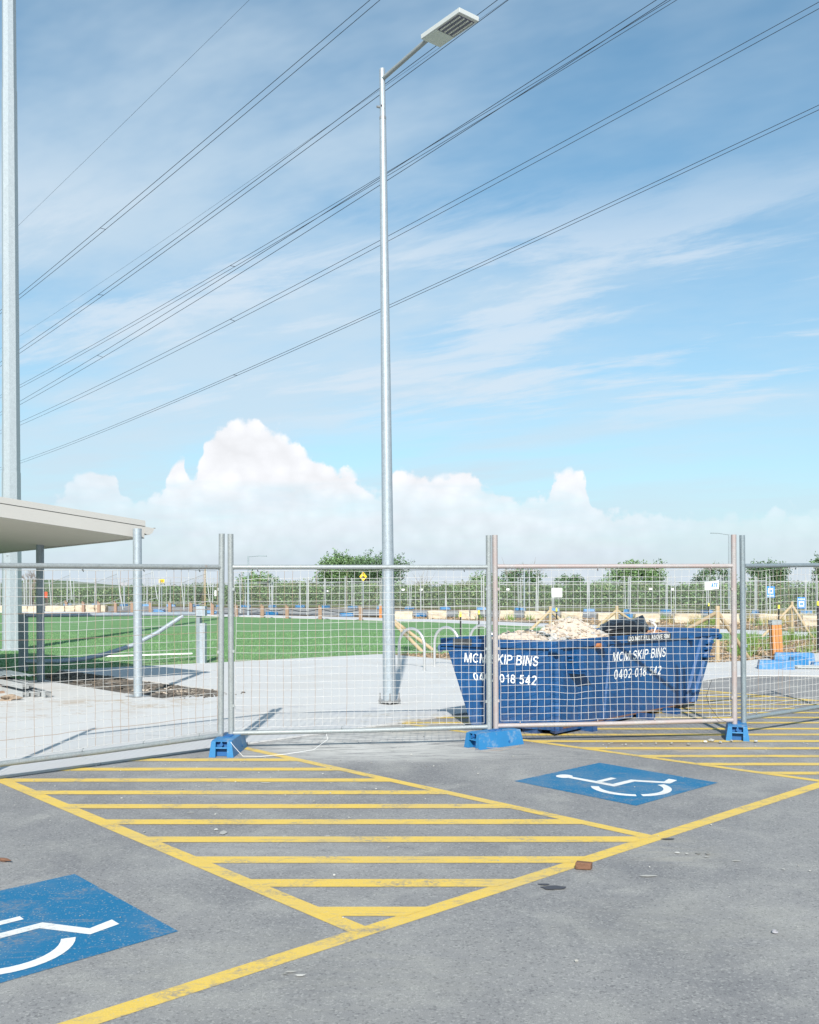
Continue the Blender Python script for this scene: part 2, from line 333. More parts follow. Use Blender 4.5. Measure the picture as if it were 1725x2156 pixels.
# ------------------------------------------------------------------ mesh helpers
class MB:
    def __init__(s): s.v = []; s.f = []; s.sm = []
    def add(s, vs, fs, smooth=False):
        o = len(s.v); s.v += [tuple(q) for q in vs]; s.f += [tuple(i+o for i in f) for f in fs]; s.sm += [smooth]*len(fs); return s
    def hexa(s, p):      # 8 points: bottom 4 (ccw), top 4
        return s.add(p, [(3,2,1,0), (4,5,6,7), (0,1,5,4), (1,2,6,5), (2,3,7,6), (3,0,4,7)])
    def box(s, c, size, rz=0, rot=None):
        hx, hy, hz = size[0]/2, size[1]/2, size[2]/2
        m = rot if rot is not None else Matrix.Rotation(rz, 3, 'Z')
        return s.hexa([Vector(c)+m@Vector(q) for q in ((-hx,-hy,-hz),(hx,-hy,-hz),(hx,hy,-hz),(-hx,hy,-hz),(-hx,-hy,hz),(hx,-hy,hz),(hx,hy,hz),(-hx,hy,hz))])
    def beam(s, a, b, w, h, up=Vector((0,0,1))):
        a = Vector(a); b = Vector(b); d = (b-a).normalized(); x = d.cross(up)
        if x.length < 1e-4: x = d.cross(Vector((1,0,0)))
        x.normalize(); u = x.cross(d); x = x*w/2; u = u*h/2
        return s.hexa([a-x-u, a+x-u, b+x-u, b-x-u, a-x+u, a+x+u, b+x+u, b-x+u])
    def tube(s, pts, r, n=8, caps=True, smooth=True):
        pts = [Vector(p) for p in pts]; rs = r if isinstance(r, (list, tuple)) else [r]*len(pts)
        vs = []; prev = None
        for i, p in enumerate(pts):
            d = (pts[min(i+1, len(pts)-1)]-pts[max(i-1, 0)]).normalized()
            if prev is None:
                ref = Vector((0,0,1)) if abs(d.z) < .9 else Vector((1,0,0)); x = d.cross(ref).normalized()
            else: x = (prev-d*prev.dot(d)).normalized()
            prev = x; y = d.cross(x)
            for k in range(n):
                a = 2*math.pi*k/n; vs.append(p+(x*math.cos(a)+y*math.sin(a))*rs[i])
        fs = [(i*n+k, i*n+(k+1)%n, (i+1)*n+(k+1)%n, (i+1)*n+k) for i in range(len(pts)-1) for k in range(n)]
        s.add(vs, fs, smooth and n > 5)
        if caps: s.add(vs[:n], [tuple(range(n-1, -1, -1))]); s.add(vs[-n:], [tuple(range(n))])
        return s
    def poly(s, pts, z0, z1=None):
        """flat polygon (or prism z0..z1) from plan points"""
        P = [Vector((p[0], p[1], 0)) for p in pts]; tri = tessellate_polygon([P]); n = len(P)
        def up(t):
            a, b, c = (P[i] for i in t); return t if (b-a).cross(c-a).z > 0 else (t[0], t[2], t[1])
        top = z0 if z1 is None else z1
        s.add([(p.x, p.y, top) for p in P], [up(t) for t in tri])
        if z1 is not None:
            area = sum(P[i].x*P[(i+1)%n].y-P[(i+1)%n].x*P[i].y for i in range(n))
            f = [(i, (i+1)%n, n+(i+1)%n, n+i) for i in range(n)]
            if area < 0: f = [q[::-1] for q in f]
            s.add([(p.x, p.y, z0) for p in P]+[(p.x, p.y, z1) for p in P], f)
        return s
    def rock(s, c, size, seed=0, rough=.25, sub=1):
        bm = bmesh.new(); bmesh.ops.create_icosphere(bm, subdivisions=sub, radius=1)
        o = Vector((seed*3.1, seed*1.7, seed*.9)); rz = Matrix.Rotation(seed*2.4, 3, 'Z')
        vs = []
        for v in bm.verts:
            k = 1+rough*(noise.noise(v.co*1.3+o))*2
            vs.append(Vector(c)+rz@Vector((v.co.x*size[0], v.co.y*size[1], v.co.z*size[2]))*k)
        s.add(vs, [tuple(v.index for v in f.verts) for f in bm.faces]); bm.free(); return s
    def build(s, name, m, parent=None, label=None, cat=None, group=None, kind=None, auto=False):
        me = bpy.data.meshes.new(name); vs = s.v
        if parent is not None:
            o0 = root_loc(parent); vs = [(v[0]-o0.x, v[1]-o0.y, v[2]-o0.z) for v in vs]
        me.from_pydata(vs, [], s.f); me.polygons.foreach_set('use_smooth', s.sm); me.materials.append(M[m] if isinstance(m, str) else m); me.update()
        o = bpy.data.objects.new(name, me); C.objects.link(o)
        if parent is not None: o.parent = parent
        return tag(o, label, cat, group, kind)
def root_loc(o):
    v = Vector((0,0,0))
    while o is not None: v += o.location; o = o.parent
    return v
def tag(o, label=None, cat=None, group=None, kind=None):
    for k, v in (('label', label), ('category', cat), ('group', group), ('kind', kind)):
        if v: o[k] = v
    return o
def thing(name, loc, label, cat, group=None):
    o = bpy.data.objects.new(name, None); C.objects.link(o); o.location = loc; o.empty_display_size = .1
    return tag(o, label, cat, group)
def copy_tree(o, parent=None):
    c = o.copy(); C.objects.link(c); c.parent = parent
    for ch in list(o.children): copy_tree(ch, c)
    return c
def soup(name, mt, verts, faces, **kw):
    """quick mesh from numpy arrays; faces all the same size"""
    me = bpy.data.meshes.new(name); k = faces.shape[1]; n = len(faces)
    me.vertices.add(len(verts)); me.vertices.foreach_set('co', verts.astype(np.float32).ravel())
    me.loops.add(n*k); me.loops.foreach_set('vertex_index', faces.astype(np.int32).ravel())
    me.polygons.add(n); me.polygons.foreach_set('loop_start', np.arange(0, n*k, k, dtype=np.int32)); me.polygons.foreach_set('loop_total', np.full(n, k, dtype=np.int32))
    me.materials.append(M[mt]); me.update(calc_edges=True)
    o = bpy.data.objects.new(name, me); C.objects.link(o)
    par = kw.pop('parent', None)
    if par is not None: o.parent = par; o.location = -root_loc(par)
    return tag(o, **kw)
def struct(name, mb, m, parent=None): return mb.build(name, m, parent, kind='structure')
def clip(poly, a, b, c):
    """keep the part of a plan polygon where a*x+b*y<=c"""
    out = []; n = len(poly)
    for i in range(n):
        p, q = poly[i], poly[(i+1)%n]; fp = a*p[0]+b*p[1]-c; fq = a*q[0]+b*q[1]-c
        if fp <= 0: out.append(p)
        if fp*fq < 0:
            t = fp/(fp-fq); out.append((p[0]+(q[0]-p[0])*t, p[1]+(q[1]-p[1])*t))
    return out
def inside(poly, X, Y):
    r = np.zeros(len(X), bool); n = len(poly)
    for i in range(n):
        x1, y1 = poly[i]; x2, y2 = poly[(i+1)%n]
        if y1 == y2: continue
        c = ((y1 > Y) != (y2 > Y)) & (X < (x2-x1)*(Y-y1)/(y2-y1)+x1); r ^= c
    return r

# ------------------------------------------------------------------ ground
struct('ground', MB().poly([(-2500,-60),(2500,-60),(2500,5000),(-2500,5000)], -.12), 'farland')
struct('dry_ground', MB().poly([(-90,-20),(60,-20),(60,96),(-90,110)], -.06), 'dirt')
KD = Vector((.711, .703)).normalized(); KN = Vector((-KD.y, KD.x))          # along the kerb, and across it towards the lawn
K0 = Vector((-3.4, 8.03))
struct('car_park', MB().poly([(-40,-12),(40,-12),(40,17.6),(12,17.6),(7.4,17.25),(6.1,17.35),(5.4,17.0),(4.86,16.32),(-3.4,8.15),(-16,-4.3),(-40,-28)], 0.0), 'asphalt')
pad = [(-11.4,.12),(-3.4,8.03),(4.86,16.2),(5.35,16.75),(5.8,17.08),(6.4,17.2),(7.2,17.08),(12,17.5),(20,18.3),(20,26),(13,26),(9.5,22.8),(7.1,20.5),(6.15,20.0),(2.5,19.8),(.95,20.7),(-.28,22.2),(-.68,22.5),(-3.6,20.3),(-6.6,18.25),(-2.95,14.8),(-2.7,14.3),(-3.46,13.6),(-4.03,14.1),(-6.2,16.3),(-12.5,10.2)]
def pieces(poly, lines):
    """cut a polygon along joints; lines = [(nx, ny, [offsets])]"""
    ps = [poly]
    for nx, ny, offs in lines:
        for o in offs:
            nxt = []
            for p in ps:
                for sgn in (1, -1):
                    q = clip(p, sgn*nx, sgn*ny, sgn*o-.004)
                    if len(q) > 2 and abs(sum(q[i][0]*q[(i+1)%len(q)][1]-q[(i+1)%len(q)][0]*q[i][1] for i in range(len(q)))) > .02: nxt.append(q)
            ps = nxt
    return ps
k_off = KN.dot(K0); base_pad = struct('paved_area', MB().poly(pad, -.05, .004), 'soil')
lines = [(KN.x, KN.y, [k_off+.57, k_off+3.6, k_off+6.6]), (KD.x, KD.y, [KD.dot(K0)+q for q in (-7, -3.2, .9, 4.0, 7.2, 10.4, 13.6)])]
for q in pieces(pad, lines):
    mb = MB().poly(q, -.04, .022); near = min(abs(KN.x*p[0]+KN.y*p[1]-k_off) for p in q) < .05 and max(KN.x*p[0]+KN.y*p[1]-k_off for p in q) < .7
    o = mb.build('kerb_slab' if near else 'concrete_slab', 'kerb' if near else 'concrete', base_pad, kind='structure')
# unpaved strip beside the shelter, and rubbly soil in it
strip = [(-6.6,18.3),(-2.9,14.8),(-2.65,14.3),(-3.46,13.55),(-6.2,16.35),(-8.5,18.6),(-8,19.5)]
struct('soil_strip', MB().poly(strip, -.02, .005), 'soil')
lawn = [(-70,12),(-12.5,10.2),(-6.2,16.3),(-6.6,18.3),(-3.6,20.3),(-.7,22.5),(.9,22.6),(3.6,24.2),(7.5,26.8),(11.7,29.3),(12.8,31),(10.5,33.5),(4.5,38.4),(.75,42.9),(-9.02,50.2),(-22.8,57.3),(-45,66),(-70,72)]
struct('lawn', MB().poly(lawn, .012), 'lawn')
mulch = [(-.68,22.3),(-.28,22.1),(.95,20.6),(2.5,19.7),(6.15,19.9),(7.1,20.4),(9.5,22.7),(13,25.9),(20,26),(24,27),(20,29),(12.9,30.6),(11.7,29.3),(7.5,26.8),(3.6,24.2),(.9,22.8)]
struct('mulch_bed', MB().poly(mulch, .016), 'dirt')
def ribbon(c, w0, w1, z, z1=None):
    L = []; Rr = []
    for i, p in enumerate(c):
        a = Vector(c[max(i-1,0)]); b = Vector(c[min(i+1,len(c)-1)]); d = (b-a).normalized(); n = Vector((-d.y, d.x)); p = Vector(p)
        L.append(tuple(p+n*w1)); Rr.append(tuple(p-n*w0))
    return MB().poly(Rr+L[::-1], z, z1)
pathc = [(-70,74.2),(-45,68.2),(-22.8,59.3),(-9.0,52),(.75,44.8),(4.5,40.3),(9.5,35.8),(12.6,32.4),(15.3,29.9),(20,27.6),(40,24)]
struct('far_footpath', ribbon(pathc, 1.15, 1.15, -.05, .03), 'path')
bed2 = [(12.2,35.5),(16.5,31.5),(21,29),(40,25),(40,46),(26,44),(15,46.5),(5,48.5),(-1,50),(-1,47.5),(1.6,46)]
struct('far_mulch_bed', MB().poly(bed2, .008), 'dirt')
struct('road', ribbon([(-80,88),(-45,78),(-25,70.5),(-10,62.5),(0,57.8),(8,54.5),(16,51.5),(30,46.5),(60,36)], 5.6, 6.6, -.004), 'asphalt_far')
struct('verge', MB().poly([(-90,100),(-40,86),(-18,78.5),(-5,74),(5,68),(14,62),(25,57),(50,48),(60,96),(-90,112)], -.02), 'verge')

# ------------------------------------------------------------------ road markings
def line_mark(name, a, b, w, mt, z=.004, clip_by=()):
    a = Vector(a); b = Vector(b); d = (b-a).normalized(); n = Vector((-d.y, d.x))*w/2
    p = [tuple(a-n), tuple(b-n), tuple(b+n), tuple(a+n)]
    for c in clip_by: p = clip(p, *c)
    if len(p) < 3: return
    return struct(name, MB().poly(p, z), mt)
A_ = G(760,1960).xy; B_ = G(1370,1763).xy; S1 = Vector((-3.40,8.03)); S2 = Vector((-1.68,9.62)); S3 = Vector((-.07,11.28))
B3 = Vector((3.42,7.90)); L0 = G(130,2150).xy; Ldir = (B_-A_).normalized()
line_mark('yellow_line', A_-Ldir*6, B3+Ldir*3.2, .105, 'yellow', .0015)
sideA = (A_-S1).normalized(); sideB = (B_-S2).normalized(); sideC = (B3-S3).normalized()
line_mark('yellow_line', S1, A_, .105, 'yellow', .0022)
line_mark('yellow_line', S2, B_, .095, 'yellow', .0022)
line_mark('yellow_line', S3, B3, .085, 'yellow', .0022)
S5a = Vector((3.2,16.3)) if False else Vector((3.70,15.72)); S5b = Vector((9.0,9.93))
line_mark('yellow_line', S5a, S5b, .1, 'yellow', .0022)
def halfplane(p, d, keep):      # a,b,c keeping the side where 'keep' lies
    n = Vector((-d.y, d.x)); c = n.dot(p)
    if n.dot(keep) > c: n = -n; c = -c
    return (n.x, n.y, c)
kin = Vector((0, 5)); inA = Vector((-.6, 7)); inC = Vector((4.4, 11))
hA = [halfplane(S1, A_-S1, inA), halfplane(S2, B_-S2, inA), halfplane(A_, Ldir, inA), halfplane(K0+KD*0, KD, kin)]
for yy in (1600.2,1620,1643,1669,1698,1731,1768,1811,1860,1920):
    Z = 3264/(yy-HY); line_mark('yellow_stripe', (-7,Z-.01), (6,Z+.012), .135, 'yellow', .0029, hA)
hC = [halfplane(S3, B3-S3, inC), halfplane(S5a, S5b-S5a, inC), halfplane(B3, Ldir, inC), halfplane(K0, KD, kin)]
for Z in (14.9,14.46,14.0,13.53,13.07,12.65,12.23,11.77,11.33,10.85,10.42,9.98,9.54,9.1,8.69,8.27):
    line_mark('yellow_stripe', (-2,Z), (14,Z+.02), .125, 'yellow', .0029, hC)
# blue squares with the wheelchair sign
def symbol(T, a, b):
    a = Vector(a).normalized(); b = Vector(b).normalized(); T = Vector(T); s = 1.19
    c = T+a*s/2+b*s/2
    struct('blue_parking_square', MB().poly([tuple(T), tuple(T+a*s), tuple(T+a*s+b*s), tuple(T+b*s)][::-1], .002), 'bluepaint')
    r = -b; u = -a
    def W(p): return tuple(c+r*p[0]+u*p[1])
    def stroke(p, q, w):
        p = Vector(p); q = Vector(q); d = (q-p).normalized(); n = Vector((-d.y, d.x))*w/2
        return [W(p-n), W(q-n), W(q+n), W(p+n)]
    mb = MB()
    mb.poly([W((-.135+.075*math.cos(k*math.pi/10), .43+.07*math.sin(k*math.pi/10))) for k in range(20)], .0035)
    mb.poly([W(q) for q in ((-.165,.36),(-.105,.36),(-.095,-.035),(.165,-.035),(.30,-.27),(.43,-.235),(.43,-.315),(.27,-.345),(.125,-.10),(-.165,-.10))], .0035)
    mb.poly(stroke((-.095,.10),(.115,.10),.055), .0035)
    for a0, a1 in ((128, 222), (231, 338)):
        n = 12; ci = []; co = []
        for k in range(n+1):
            an = R(a0+(a1-a0)*k/n); ci.append(W((-.09+.255*math.cos(an), -.21+.255*math.sin(an)))); co.append(W((-.09+.32*math.cos(an), -.21+.32*math.sin(an))))
        for k in range(n): mb.poly([ci[k], ci[k+1], co[k+1], co[k]], .0035)
    struct('wheelchair_marking', mb, 'whitepaint')
symbol((1.719,8.767), (.662,-.75), (-.72,-.69))
symbol((-1.859,5.38), (.662,-.75), (-.70,-.714))

# ------------------------------------------------------------------ small flat blobs and debris on the asphalt
mb = MB()
def blob(mb, c, rx, ry, h, seed, n=14, rz=0):
    pts = []
    for k in range(n):
        a = 2*math.pi*k/n; q = 1+.5*noise.noise(Vector((math.cos(a)*1.4+seed*5, math.sin(a)*1.4, seed))); dx, dy = rx*q*math.cos(a), ry*q*math.sin(a)
        pts.append((c[0]+dx*math.cos(rz)-dy*math.sin(rz), c[1]+dx*math.sin(rz)+dy*math.cos(rz)))
    mb.poly(pts, .0055, .0055+h)
for i, (x, y, rx, ry) in enumerate([(1427,1797,.020,.014),(1446,1799,.012,.012),(1470,1798,.018,.018),(1490,1799,.016,.02),(1365,1846,.05,.016),(1550,1814,.03,.01),(1487,1806,.015,.006),
        (612,2048,.028,.008),(632,2056,.024,.010),(600,2052,.012,.008),(470,1755,.028,.05),(455,1748,.016,.02),(690,1762,.02,.01),(1650,1832,.012,.01),(560,1650,.05,.014),(440,1655,.03,.01),(470,1637,.04,.01),(402,1712,.03,.01),(1735,1700,.02,.01)]):
    blob(mb, G(x, y), rx*.8, ry*.9, .0012, i)
mb.build('mortar_splashes', 'debris', kind='stuff', label='pale dried mortar splashes on the asphalt')
mb = MB()
for i, (x, y, rx, ry) in enumerate([(1165,1871,.07,.030),(1145,1864,.03,.012),(1407,1768,.04,.014)]): blob(mb, G(x, y), rx, ry, .001, i+40)
mb.build('tar_stain', 'label_dark', kind='stuff', label='dark stains on the asphalt beyond the yellow line').data.materials[0] = mat('tar_stain', (.055, .057, .068), .7, 0, .3, 40)
mb = MB()
for i in range(420):
    zone = random.random()
    if zone < .35: X, Z = random.gauss(-1.6,1.3), random.gauss(8.2,.8)
    elif zone < .6: X, Z = random.gauss(2.4,.9), random.gauss(9.75,.35)
    elif zone < .75: X, Z = random.gauss(.3,.8), random.gauss(10.4,.6)
    else: X, Z = random.uniform(-4,5), 3.3+random.random()**1.5*6
    s = random.choice([.002,.003,.003,.004,.005,.007]) * random.uniform(.7,1.2)
    mb.rock((X, Z, .006+s*.3), (s*1.2, s, s*.7), i, .3, 0 if s < .012 else 1)
for i, (x, y, s) in enumerate([(1213,1723,.016),(1240,1716,.018),(1270,1717,.016),(1340,1723,.014),(1190,1712,.02),(1655,1722,.03)]):
    p = G(x*.8984*1.0+120, y*.8984+0.0); mb.rock((2.0+i*.16, 9.72+.05*math.sin(i*5), .02), (s*.9, s*.6, s*.35), i+7, .3, 1)
for i, (x, y, s) in enumerate([(1485,1565,.02),(1517,1566,.018),(1497,1562,.03),(1540,1563,.016),(1592,1564,.02),(1560,1556,.018)]):
    mb.rock(tuple(G(x, y)+Vector((0,0,.018))), (s*1.3, s, s*.6), i+70, .3, 1)
mb.build('loose_stones', 'debris', kind='stuff', label='loose small stones and chips on the asphalt')
b = G(1229,1830); rb = random.Random(3); bq = [Vector((x_+rb.uniform(-.007,.007), y_+rb.uniform(-.006,.006), z_+(rb.uniform(-.005,.004) if z_ > .01 else 0))) for z_ in (.002,.040) for x_, y_ in ((-.045,-.020),(.040,-.028),(.050,.018),(-.040,.026))]
bo = MB().hexa([Matrix.Rotation(-.12,3,'Z')@q+Vector((b.x,b.y,0)) for q in bq]).build('brick_fragment', 'brick', label='small broken brown brick piece lying on the yellow line', cat='brick piece'); bv = bo.modifiers.new('bevel','BEVEL'); bv.width = .006; bv.segments = 2
b = G(1632,1966)
t_ = thing('plastic_fitting', (b.x, b.y, 0), 'small grey plastic fitting lying alone on the right asphalt', 'fitting')
MB().tube([(b.x+.011*math.cos(k*.42), b.y+.010*math.sin(k*.42), .008) for k in range(15)], .0035, 6).build('ring', 'signgrey', t_)
MB().box((b.x+.002, b.y+.018, .008), (.016,.008,.008), .3).build('stub', 'signgrey', t_)
b = G(8,1815); MB().rock((b.x, b.y, .014), (.05,.014,.009), 9, .3, 2).build('timber_splinter', 'brick', label='thin brown wood splinter on the asphalt at left edge', cat='wood splinter')
b = G(1030,1581)
MB().tube([(b.x+.13*math.cos(k*.45)*(1+.12*math.sin(k*2.2)), b.y+.10*math.sin(k*.45), .012+.008*math.sin(k)**2) for k in range(13)]+[(b.x+.22, b.y+.05, .02),(b.x+.30, b.y+.10, .03)], .0022, 4).build('wire_loop', 'wire_rust', label='thin rusty wire loop on asphalt by the middle blue foot', cat='wire')

# ------------------------------------------------------------------ near temporary fence
def wob(x, z, s):
    v = Vector((x*1.3+s*9, z*1.3, s)); a = noise.noise_vector(v)*.016; b = noise.noise_vector(v*4.3+Vector((7,3,0)))*.006
    return a+b
def near_panel(pa, pb, lean_a, lean_b, mt, label, seed, rusty, dent=None):
    """pa/pb: dict with xy (plan), zt (top rail), zb (bottom rail), top, foot"""
    a = Vector(pa['xy']); b = Vector(pb['xy']); t = thing('temporary_fence', ((a.x+b.x)/2, (a.y+b.y)/2, 0), label, 'fence panel', 'temporary mesh fence panels across the foreground')
    r = .0285
    for P, ln in ((pa, lean_a), (pb, lean_b)):
        q = Vector(P['xy'])
        def at(z): return (q.x+ln*(z-1.0), q.y, z)
        m_ = MB(); m_.tube([at(P['foot']), at(1.0), at(P['top'])], r, 16, caps=False)
        m_.tube([at(P['top']-.05), at(P['top']-.001)], [r*.86, r*.86], 16, caps=False, smooth=True)
        ring = [Vector(at(P['top'])) for _ in range(1)][0]
        n = 16; vs = [ring+Vector((math.cos(k*2*math.pi/n)*rr, math.sin(k*2*math.pi/n)*rr, 0)) for rr in (r, r*.86) for k in range(n)]
        m_.add(vs, [(k, (k+1)%n, n+(k+1)%n, n+k) for k in range(n)])
        m_.tube([at(P['top']-.06), at(P['top']-.055)], r*.85, 16)
        m_.build('post', mt, t)
    d = (b-a); L = d.length; d.normalize(); nrm = Vector((d.y, -d.x)) if Vector((d.y, -d.x)).y < 0 else Vector((-d.y, d.x))
    def pt(s, z, off=0.0): q = a+d*s+nrm*off; return Vector((q.x, q.y, z))
    def zt(s): return pa['zt']+(pb['zt']-pa['zt'])*s/L
    def zb(s): return pa['zb']+(pb['zb']-pa['zb'])*s/L
    MB().tube([pt(.02, zt(0)), pt(L-.02, zt(L))], .0235, 14).build('top_rail', mt, t)
    MB().tube([pt(.02, zb(0)), pt(L*.5, zb(L*.5)-.006), pt(L-.02, zb(L))], .0235, 14).build('bottom_rail', mt, t)
    m_ = MB()
    for z in (pa['zt'], pa['zb']): m_.tube([pt(.018, z), pt(.034, z)], .025, 12)
    for z in (pb['zt'], pb['zb']): m_.tube([pt(L-.034, z), pt(L-.018, z)], .025, 12)
    m_.build('weld_collar', mt, t, kind='stuff')
    s0, s1 = .045, L-.045
    def wpos(s, f):
        z0, z1 = zb(s)+.045, zt(s)-.035; z = z0+(z1-z0)*f
        v = wob(s, z, seed); o = Vector((d.x*v.x, d.y*v.x, v.z)) + Vector((nrm.x, nrm.y, 0))*v.y*1.6
        if dent:
            for (ds, dz, rs, ax, az) in dent:
                k = math.exp(-((s-ds)**2+(z-dz)**2)/rs**2); o += Vector((d.x*ax, d.y*ax, az))*k
        return pt(s, z, .0)+o
    nv = round((s1-s0)/.0765); nh = 21
    for i in range(nv+1):
        s = s0+(s1-s0)*i/nv
        MB().tube([wpos(s, k/14) for k in range(15)], .0018 if i not in (0, nv) else .0024, 4, smooth=False).build('wire', 'wire_rust' if random.random() < rusty else 'wire', t)
    for j in range(nh+1):
        MB().tube([wpos(s0+(s1-s0)*k/22, j/nh) for k in range(23)], .0021, 4, smooth=False).build('wire', 'wire_rust' if random.random() < rusty*.12 else 'wire', t)
    for s in (L*.10, L*.42, L*.66, L*.9):
        p = pt(s, zt(s)); MB().tube([p+Vector((0,-.024,-.018)), p+Vector((0,-.012,-.03)), p+Vector((.004,.004,-.045)), p+Vector((0,.01,-.03))], .005, 6).build('wire_tie', mt, t)
        p = pt(s, zb(s)); MB().tube([p+Vector((0,-.02,.02)), p+Vector((0,-.01,.03)), p+Vector((.004,.004,.042))], .005, 6).build('wire_tie', mt, t)
    for P, sg in ((pa, 1), (pb, -1)):
        q = Vector(P['xy'])
        for z in (.45, .95, 1.55): MB().box((q.x+sg*.026, q.y-.012, z+.02*math.sin(z*9)), (.022,.022,.028), .2).build('wire_tie', mt, t)
    return t
def post(x, zpx, top, zt, zb): Z = zpx; return dict(xy=((x-CX)/F*Z, Z), zt=zt, zb=zb, top=top, foot=.07)
P1 = post(466, 9.34, 2.105, 1.783, .163)
e1 = Vector(P1['xy'])-(Vector(P1['xy'])-Vector(((0-CX)/F*7.9, 7.9))).normalized()*2.40
P0 = dict(xy=tuple(e1), zt=1.765, zb=.148, top=2.09, foot=.07)
P2 = post(486.5, 9.45, 2.108, 1.785, .166); P3 = post(1029.8, 9.80, 2.113, 1.792, .177)
P4 = post(1043.5, 9.86, 2.120, 1.80, .178); P5 = post(1546, 10.17, 2.140, 1.812, .193)
P6 = post(1565, 10.28, 2.140, 1.815, .195); e6 = Vector(P6['xy']); v6 = (Vector(((1725-CX)/F*11.2, 11.2))-e6).normalized()
P7 = dict(xy=tuple(e6+v6*2.4), zt=1.86, zb=.22, top=2.16, foot=.07)
near_panel(P0, P1, -.012, .005, 'galv', 'leftmost mesh fence panel, running in front of the canopy shelter', 1, .45)
near_panel(P2, P3, -.004, -.003, 'galv', 'mesh fence panel in front of the tall central lamp post', 2, .15, [(.08, 1.70, .09, -.03, -.03), (1.25, .85, .1, .02, .0)])
near_panel(P4, P5, -.006, -.005, 'galv_pink', 'pinkish steel mesh fence panel directly in front of the blue skip', 3, .04, [(.8, .55, .14, .02, -.025), (1.5, .7, .2, .0, .02), (.35, 1.3, .2, 0, -.01)])
near_panel(P6, P7, -.009, 0, 'galv_blue', 'bluish steel mesh fence panel receding at the right edge', 4, .30, [(.3, 1.6, .3, .02, -.03)])

def foot_block(loc, rz, label, L=.60, W=.235, H=.155, name='fence_block'):
    """hollow blue plastic foot; long axis along local y, the notched end at -y"""
    t = thing(name, loc, label, 'fence foot', 'blue plastic feet under the fence'); t.rotation_euler.z = rz
    def local(mb, nm, mt):
        me_o = mb.build(nm, mt); me_o.parent = t; return me_o
    m_ = MB(); y0, y1 = -L/2+.07, L/2; w, wt = W/2, W/2-.022
    m_.hexa([(-w,y0,0),(w,y0,0),(w,y1,0),(-w,y1,0),(-wt,y0,H),(wt,y0,H),(wt,y1-.03,H*.98),(-wt,y1-.03,H*.98)])
    ye = -L/2
    for s in (-1, 1):
        xi, xo, xot = s*w*.46, s*w, s*wt
        p = [(xi,ye,0),(xo,ye,0),(xo,y0,0),(xi,y0,0),(xi,ye+.012,H-.008),(xot,ye+.012,H-.008),(xot,y0,H),(xi,y0,H)]
        if s < 0: p = [p[1],p[0],p[3],p[2],p[5],p[4],p[7],p[6]]
        m_.hexa(p)
    m_.hexa([(-w*.46,ye+.008,H*.52),(w*.46,ye+.008,H*.52),(w*.46,y0,H*.52),(-w*.46,y0,H*.52),(-w*.46,ye+.010,H*.60),(w*.46,ye+.010,H*.60),(w*.46,y0,H*.60),(-w*.46,y0,H*.60)])
    m_.hexa([(-w*.46,ye+.016,H*.93),(w*.46,ye+.016,H*.93),(w*.46,y0,H*.95),(-w*.46,y0,H*.95),(-w*.46,ye+.016,H-.008),(w*.46,ye+.016,H-.008),(w*.46,y0,H),(-w*.46,y0,H)])
    m_.box((0, ye+.022, H*.76), (.012, .02, H*.33))
    body = local(m_, 'body', 'blue'); bev = body.modifiers.new('bevel', 'BEVEL'); bev.width = .005; bev.segments = 2; bev.limit_method = 'ANGLE'
    local(MB().box((0, y0-.003, H*.47), (w*.90, .004, H*.9)), 'recess_panel', 'recess')
    local(MB().tube([(0, ye+.004, H*.76), (0, ye+.03, H*.76)], .016, 12), 'plug', 'recess')
    for yy in (-.03, .05): local(MB().tube([(0, yy, H-.01), (0, yy, H+.006)], .040, 14), 'socket', 'recess')
    local(MB().tube([(w-.004, .10, H*.30), (w+.0, .10, H*.30)], .012, 10), 'plug', 'recess')
    return t
foot_block((-1.745, 9.34, 0), -.045, 'blue foot block under the left pair of fence posts')
foot_block((.850, 9.72, 0), -.915, 'blue foot block turned sideways under the middle pair of fence posts')
foot_block((3.47, 10.27, 0), -.30, 'blue foot block under the right pair of fence posts')
pp = Vector(P0['xy']); foot_block((pp.x-.03, pp.y+.02, 0), .1, 'blue foot block under the outer post left of the frame')
# loose wire on the left foot
b = Vector((-1.66, 9.0, .15))
MB().tube([b, b+Vector((.05,-.06,-.04)), b+Vector((.12,-.05,-.12)), b+Vector((.28,.02,-.135)), b+Vector((.5,.12,-.13)), b+Vector((.74,.3,-.12)), b+Vector((.86,.5,-.05)), b+Vector((.82,.62,.02))], .0022, 4).build('tie_wire', 'whiteplastic', label='thin pale wire trailing from the left blue foot block', cat='wire')
MB().tube([(3.16,10.13,.62),(3.10,10.12,.45),(3.13,10.10,.34),(3.22,10.08,.22),(3.29,10.08,.19)], .0022, 4).build('cable_tie', 'black', label='dark thin wire hanging on the pinkish fence panel near its right post', cat='wire')

